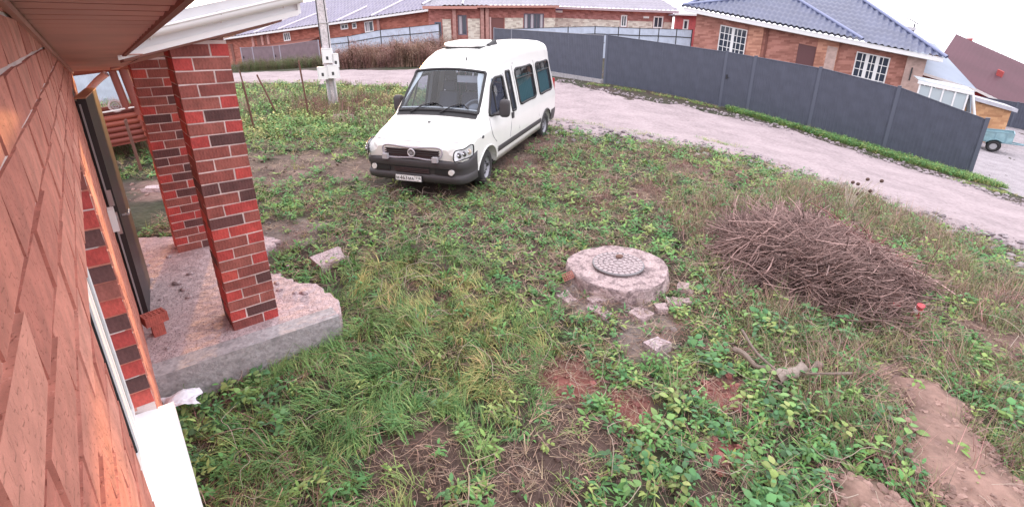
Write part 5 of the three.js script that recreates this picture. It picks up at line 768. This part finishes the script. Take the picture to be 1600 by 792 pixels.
// yard in three belts, denser where it is seen closest
for (const [x0, x1, z0, z1, d, sc] of [[-3.4, 5.6, -4.4, -1.5, 330, 1], [-5, 7.5, -8, -4.4, 200, 1.1], [-10, 7, -13.5, -8, 95, 1.35]]) {
  cover(x0, x1, z0, z1, d, (x, z) => {
    if (inVan(x, z) && R() < .9 || nearMan(x, z, .57) || inPile(x, z) && R() < .93) return; if (R() > thin(x, z)) { if (R() < .38) put('straw', x, z, sc * rnd(.5, 1), pick(DRY), 1, .005, .2); return; }
    const L = blob(x, z, LUSH), Y = blob(x, z, YELL), B = blob(x, z, BROAD), n = fbm(x * 1.1, z * 1.1, 211, 3), n2 = fbm(x * 2.6, z * 2.6, 214, 3);
    if (R() < L * .76 * (1 - B * .6)) { put(R() < .5 ? 'long' : R() < .75 ? 'mid' : 'straw', x, z, sc * rnd(.55, 1.1), R() < Y * .6 ? pick(YEL) : pick(GREEN), rnd(.7, 1.1), 0, .3); return; }
    const k = R();
    if (B > .3 && k > .62) { put(R() < .45 ? 'mid' : R() < .5 ? 'scrub' : 'straw', x, z, sc * rnd(.6, 1.1), R() < .5 ? pick(GREEN) : pick(DRY), rnd(.6, 1), 0, .4); return; }
    if (k < .30 + B * .12) put('weed', x, z, sc * rnd(.6, 1.25) * 1, pick(WEED), 1, 0, .3);
    else if (k < .44 + B * .15) put('leafy', x, z, sc * rnd(.6, 1.2), pick(WEED), 1, 0, .3);
    else if (k < .76 && n2 > .34) put('mid', x, z, sc * rnd(.55, 1.0), R() < .25 ? pick(YEL) : pick(GREEN), rnd(.5, .9), 0, .35);
    else if (n + n2 > .8 || R() < .55) put('straw', x, z, sc * rnd(.7, 1.3), pick(DRY), 1, .005, .25);
  });
}
// reddish-brown dead leaves and fibres low on the soil
cover(-3.2, 6, -8, -1.6, 90, (x, z) => { if (inVan(x, z) || nearMan(x, z, .55)) return; if (fbm(x * 1.7, z * 1.7, 221, 3) > .54) put('straw', x, z, rnd(.6, 1.1), pick([[.17, .08, .07], [.22, .12, .10], [.14, .075, .07]]), 1, .003, .2); });
// big leaves at the foot of the wall and along the bottom
for (const [bx, bz, r] of BROAD) for (let i = 0; i < 15; i++) { const a = rnd(0, 6.28), q = r * Math.sqrt(R()), x = bx + Math.cos(a) * q, z = bz + Math.sin(a) * q; if (!onSlab(x, z) && R() < thin(x, z)) put('big', x, z, rnd(.7, 1.2), pick([[.08, .19, .08], [.10, .235, .09], [.07, .155, .07], [.16, .27, .09], [.23, .30, .1]]), 1, 0, .35); }
// dry grassy scrub on the right and round the pile
cover(2.2, 7.4, -8.5, -1.8, 95, (x, z) => { if (inPile(x, z) || fbm(x * .9, z * .9, 231, 3) < .40 || R() > thin(x, z)) return; put('scrub', x, z, rnd(.6, 1.3), pick([[.28, .22, .16], [.24, .21, .13], [.22, .165, .14], [.19, .21, .10], [.16, .2, .09]]), rnd(.7, 1.2), 0, .4); });
cover(-.5, 4.6, -11.5, -6, 60, (x, z) => { if (fbm(x * .8, z * .8, 237, 3) < .46 || inVan(x, z)) return; put('scrub', x, z, rnd(.5, .9), pick([[.2, .13, .1], [.24, .17, .12]]), rnd(.4, .8), 0, .5); });
// field on the left and round the pole
cover(-16, -2.6, -22.5, -11, 34, (x, z) => { const n = fbm(x * .45, z * .45, 241, 3); put(R() < .55 ? 'mid' : 'leafy', x, z, rnd(1.3, 2.3), n > .55 && R() < .6 ? pick(YEL) : pick(GREEN), rnd(.7, 1.15), 0, .2); if (n < .47 && R() < .5) put('scrub', x, z, rnd(1, 1.7), pick(DRY), 1, 0, .3); });
for (let i = 0; i < 240; i++) { const a = rnd(0, 6.28), q = Math.sqrt(R()) * 1.7, x = -5.6 + Math.cos(a) * q, z = -16.2 + Math.sin(a) * q * 1.2; put('scrub', x, z, rnd(1, 1.8), pick([[.15, .085, .075], [.2, .12, .1], [.13, .13, .06]]), rnd(.8, 1.5), 0, .25); }
// verge along the fence and ragged grass islands on the road edge
for (let i = 0; i < 5200; i++) { const t = R(), x = lerp(8.3, 14.3, t), z = lerp(-18.95, -14.3, t), w = rnd(.0, 1.25) * (.55 + t * .8), px = x - .61 * w * .3, pz = z + .79 * w; if (fbm(px * .9, pz * .9, 251, 2) < .22 + w * .16) continue; put('mid', px, pz, rnd(.9, 1.6), R() < .25 ? pick(YEL) : pick(GREEN), rnd(.7, 1.1), 0, .3); if (R() < .3) put('leafy', px, pz, rnd(.9, 1.4), pick(WEED), 1, 0, .3); }
for (const [cx, cz, rx] of [[4.9, -20.7, .7], [6.3, -19.8, .8], [7.4, -19.0, .5], [3.7, -21.6, .5], [12.9, -12.6, .7], [5.2, -12.1, .6], [3.2, -12.4, .9], [1.8, -13.6, .8]]) for (let i = 0; i < 90; i++) { const a = rnd(0, 6.28), q = Math.sqrt(R()), x = cx + Math.cos(a) * q * rx, z = cz + Math.sin(a) * q * .3 - Math.cos(a) * q * rx * -.5; put('mid', x, z, rnd(.7, 1.2), R() < .4 ? pick(YEL) : pick(GREEN), .6, .01, .3); }
// tall brown weeds before the pale fence, low ones before the purple fence
for (let i = 0; i < 1500; i++) { const x = rnd(-10.4, -3.4), z = rnd(-34.8, -29.2) + (x + 7) * .1; const hh = .45 + .9 * fbm(x * .9, z * .5, 281, 3); put('tall', x, z, hh * rnd(.65, 1.3), pick([[.25, .13, .12], [.30, .17, .14], [.21, .14, .10], [.34, .22, .17]]), rnd(.8, 1.15), 0, .15); }
for (let i = 0; i < 420; i++) { const x = rnd(-18.5, -11.8), z = rnd(-35.6, -32.5); put('tall', x, z, rnd(.4, .75), pick([[.13, .13, .055], [.16, .12, .08], [.10, .14, .05]]), 1, 0, .2); }
for (let i = 0; i < 500; i++) { const x = rnd(-12, -6.9), z = rnd(-13, -9.5); put('scrub', x, z, rnd(1, 1.9), pick([[.11, .10, .05], [.15, .10, .07], [.09, .12, .045]]), rnd(.8, 1.3), 0, .3); }
flush('long', 'long_grass', [0, 1, 2, 3].map(() => tuft(14, .14, .34, .010, .06, 1.0, 2.4, .22, 1)), 'long matted green grass over the left of the yard');
flush('mid', 'short_grass', [0, 1, 2, 3].map(() => tuft(11, .07, .18, .008, .05, .5, 1.6, .18)), 'short tufty grass across the yard');
flush('weed', 'broadleaf_weeds', [0, 1, 2, 3].map(() => rosette(9, .04, .10, .022, .15, 1.0)), 'low broadleaf weeds across the yard');
flush('leafy', 'leafy_weeds', [0, 1, 2, 3].map(() => leafy(.12, 13, .03, .065, .021)), 'small upright leafy weeds across the yard');
flush('big', 'bramble_leaves', [0, 1, 2].map(() => leafy(.13, 9, .04, .075, .038)), 'broad dark bramble leaves by the wall and foreground');
flush('straw', 'dry_litter', [0, 1, 2, 3].map(() => straw(10, .16, .1)), 'dry straw and dead stalks on the soil');
flush('scrub', 'dry_scrub', [0, 1, 2].map(() => tuft(16, .14, .34, .006, .07, .1, 1.2, .3)), 'dry brownish scrub grass');
flush('tall', 'tall_weeds', [0, 1, 2].map(() => { const o = { p: [], c: [] }; for (let i = 0; i < 12; i++) { const d = ang(), b = [rnd(-.18, .18), 0, rnd(-.18, .18)], h = rnd(.6, 1.25); leafStrip(o, b, d, h, .014, .5, 4, shade(.3), 1.45); for (let k = 0; k < 12; k++) { const y = h * rnd(.3, .95), dd = ang(); leafStrip(o, [b[0] + d[0] * (h - y) * .05, y, b[2]], dd, rnd(.08, .2), .018, .6, 2, shade(.35), rnd(.1, 1)); } } return done(o); }), 'tall brown dead weeds before the far fence');

// clods and pebbles on the bare soil and along the road edge
{
  const L = [], geos = [0, 1, 2].map(i => { const g = new THREE.IcosahedronGeometry(1, 1), p = g.attributes.position; for (let k = 0; k < p.count; k++) { const f = .65 + .6 * hash(Math.round(p.getX(k) * 50) + 99, Math.round(p.getY(k) * 50) + Math.round(p.getZ(k) * 70), 290 + i); p.setXYZ(k, p.getX(k) * f * 1.2, p.getY(k) * f * .65, p.getZ(k) * f); } g.deleteAttribute('uv'); g.computeVertexNormals(); return g; });
  for (let i = 0; i < 6000; i++) { const b = i < 2600 ? pick(BARE) : BARE[i % 6], a = rnd(0, 6.28), q = Math.sqrt(R()) * b[2] * 1.2, x = b[0] + Math.cos(a) * q, z = b[1] + Math.sin(a) * q; if (onSlab(x, z)) continue; const k = rnd(.55, 1.05), c = BC[b[3]]; L.push([x, z, Math.pow(R(), 4) * .028 + .004, [c[0] * k, c[1] * k, c[2] * k]]); }
  for (let i = 0; i < 2200; i++) { const t = rnd(.08, .7), far = R() < .5, q = (far ? cvF : cvN).getPoint(t), x = q.x + rnd(-.7, .7), z = q.z + rnd(-.7, .7), k = rnd(.5, 1.1); L.push([x, z, Math.pow(R(), 2) * .05 + .008, [.36 * k, .31 * k, .33 * k]]); }
  const grp = new THREE.Group(); grp.name = numbered('pebbles'); grp.userData = { kind: 'stuff', label: 'clods and pebbles on bare soil and along the road edges', category: 'pebbles' }; scene.add(grp);
  const e = new THREE.Euler(), q = new THREE.Quaternion(), m4 = new THREE.Matrix4(), c = new THREE.Color(), pm = mat(1, 1, 1, 1);
  geos.forEach((g, k) => { const l = L.filter((_, i) => i % 3 === k), im = new THREE.InstancedMesh(g, pm, l.length); im.name = 'pebbles'; im.userData.kind = 'stuff'; im.castShadow = im.receiveShadow = true; l.forEach(([x, z, s, col], i) => { e.set(rnd(-.5, .5), rnd(0, 6.28), rnd(-.5, .5)); q.setFromEuler(e); m4.compose(V3(x, gy(x, z) + s * .25 + (onRoad(x, z) ? .03 : bare(x, z)[1] === 0 ? .05 * bare(x, z)[0] : 0), z), q, V3(s, s, s)); im.setMatrixAt(i, m4); c.setRGB(...col); im.setColorAt(i, c); }); grp.add(im); });
}
// long bleached stalks lying across the weeds
{
  const g = [0, 1, 2].map(() => { const l = rnd(.2, .36), q = tube([[-l / 2, .02, 0], [-l / 6, .05 + rnd(0, .04), rnd(-.04, .04)], [l / 6, .06, rnd(-.04, .04)], [l / 2, rnd(.02, .1), rnd(-.08, .08)]], .0019, 3, 8); q.deleteAttribute('uv'); const n = q.attributes.position.count; q.setAttribute('color', new THREE.Float32BufferAttribute(new Float32Array(n * 3).fill(1), 3)); return q; });
  cover(-2.4, 6.4, -9, -1.8, 17, (x, z) => { if (!nearMan(x, z, .6) && !inVan(x, z)) put('stalk', x, z, rnd(.6, 1.5), pick([[.46, .37, .31], [.36, .27, .22], [.40, .33, .27], [.25, .16, .13]]), 1, rnd(.02, .08), .35); });
  flush('stalk', 'dead_stalks', g, 'long bleached stalks lying across the weeds');
}
// dry stems with seed heads behind the pile
{
  const x = 5.35, z = -7.25, t = thing('dry_plant', 'bleached dry stems with dark seed heads behind the brush pile', 'plant', [x, gy(x, z), z]), sm = mat(.55, .47, .40, .9), hm = mat(.10, .06, .05, .9);
  for (let i = 0; i < 16; i++) { const d = ang(), h = rnd(.3, .6), l = rnd(.05, .28); mesh('stem', tube([[d[0] * .03, -.03, d[1] * .03], [d[0] * l * .4, h * .5, d[1] * l * .4], [d[0] * l + .06, h, d[1] * l]], .005, 4, 8), sm, t); if (i < 6) { const q = mesh('seed_head', new THREE.IcosahedronGeometry(.028, 1), hm, t); q.position.set(d[0] * l + .06, h, d[1] * l); } }
}
// brush pile: a mound of cut twigs
{
  const mound = grid(40, 14, (u, v) => { const a = u * Math.PI * 2, r = 1 - v, x = 3.6 + Math.cos(a) * r * 1.0, z = -5.3 + Math.sin(a) * r * .95; return [x, gy(x, z) - .03 + .32 * (1 - r * r) + .18 * (fbm(x * 3, z * 3, 261, 3) - .5) * (1 - r), z, x, z]; }, true);
  const pile = new THREE.Group(); pile.name = numbered('brush_pile'); pile.userData = { kind: 'stuff', label: 'big heap of cut dry twigs and stalks on the yard', category: 'brush pile' }; scene.add(pile);
  const base = mesh('pile_core', mound, mat(.22, .155, .145, 1, { map: tSoil }), pile);
  const tw = [0, 1, 2, 3, 4, 5].map(i => { const l = [.5, .7, .9, .6, .4, 1.3][i]; const g = tube([[-l / 2, 0, 0], [-l / 4, rnd(-.05, .05), rnd(-.06, .06)], [0, rnd(-.04, .06), rnd(-.06, .06)], [l / 4, rnd(-.05, .05), rnd(-.06, .06)], [l / 2, rnd(-.06, .08), rnd(-.08, .08)]], .0045, 3, 8); g.deleteAttribute('uv'); return g; });
  const tm = mat(1, 1, 1, .95); const q = new THREE.Quaternion(), e = new THREE.Euler(), m4 = new THREE.Matrix4(), c = new THREE.Color();
  tw.forEach((g, gi) => { const N = gi === 5 ? 70 : gi === 2 ? 700 : 1100; const im = new THREE.InstancedMesh(g, tm, N); im.name = 'twigs'; im.userData.kind = 'stuff'; im.castShadow = im.receiveShadow = true; for (let i = 0; i < N; i++) { const a = rnd(0, 6.28), r = Math.sqrt(R()) * (.7 + .65 * fbm(Math.cos(a) * 1.6 + 4, Math.sin(a) * 1.6 + 4, 277, 2)), x = 3.6 + Math.cos(a) * r * 1.05, z = -5.3 + Math.sin(a) * r * 1.04; const h = .36 * (1 - Math.min(1, r * r)) + .26 * (fbm(x * 3, z * 3, 261, 3) - .3); e.set(rnd(-.5, .5), a + rnd(-1.5, 1.5), (r > .5 ? -.3 : 0) + rnd(-.45, .45)); q.setFromEuler(e); const s = rnd(.6, 1.15), th = gi === 5 ? 1.3 : rnd(.5, 1.25) * (R() < .07 ? 1.8 : 1); m4.compose(V3(x, gy(x, z) + Math.max(.01, h + rnd(-.06, .09)), z), q, V3(s, s * th, s * th)); im.setMatrixAt(i, m4); const k = rnd(.35, 1.25) * (R() < .12 ? 1.5 : 1), rd = x > 4.1 && z < -5.2; if (rd) c.setRGB(.27 * k, .13 * k, .115 * k); else c.setRGB(.35 * k, .235 * k, .215 * k); im.setColorAt(i, c); } pile.add(im); });
}
renderer.render(scene, camera);
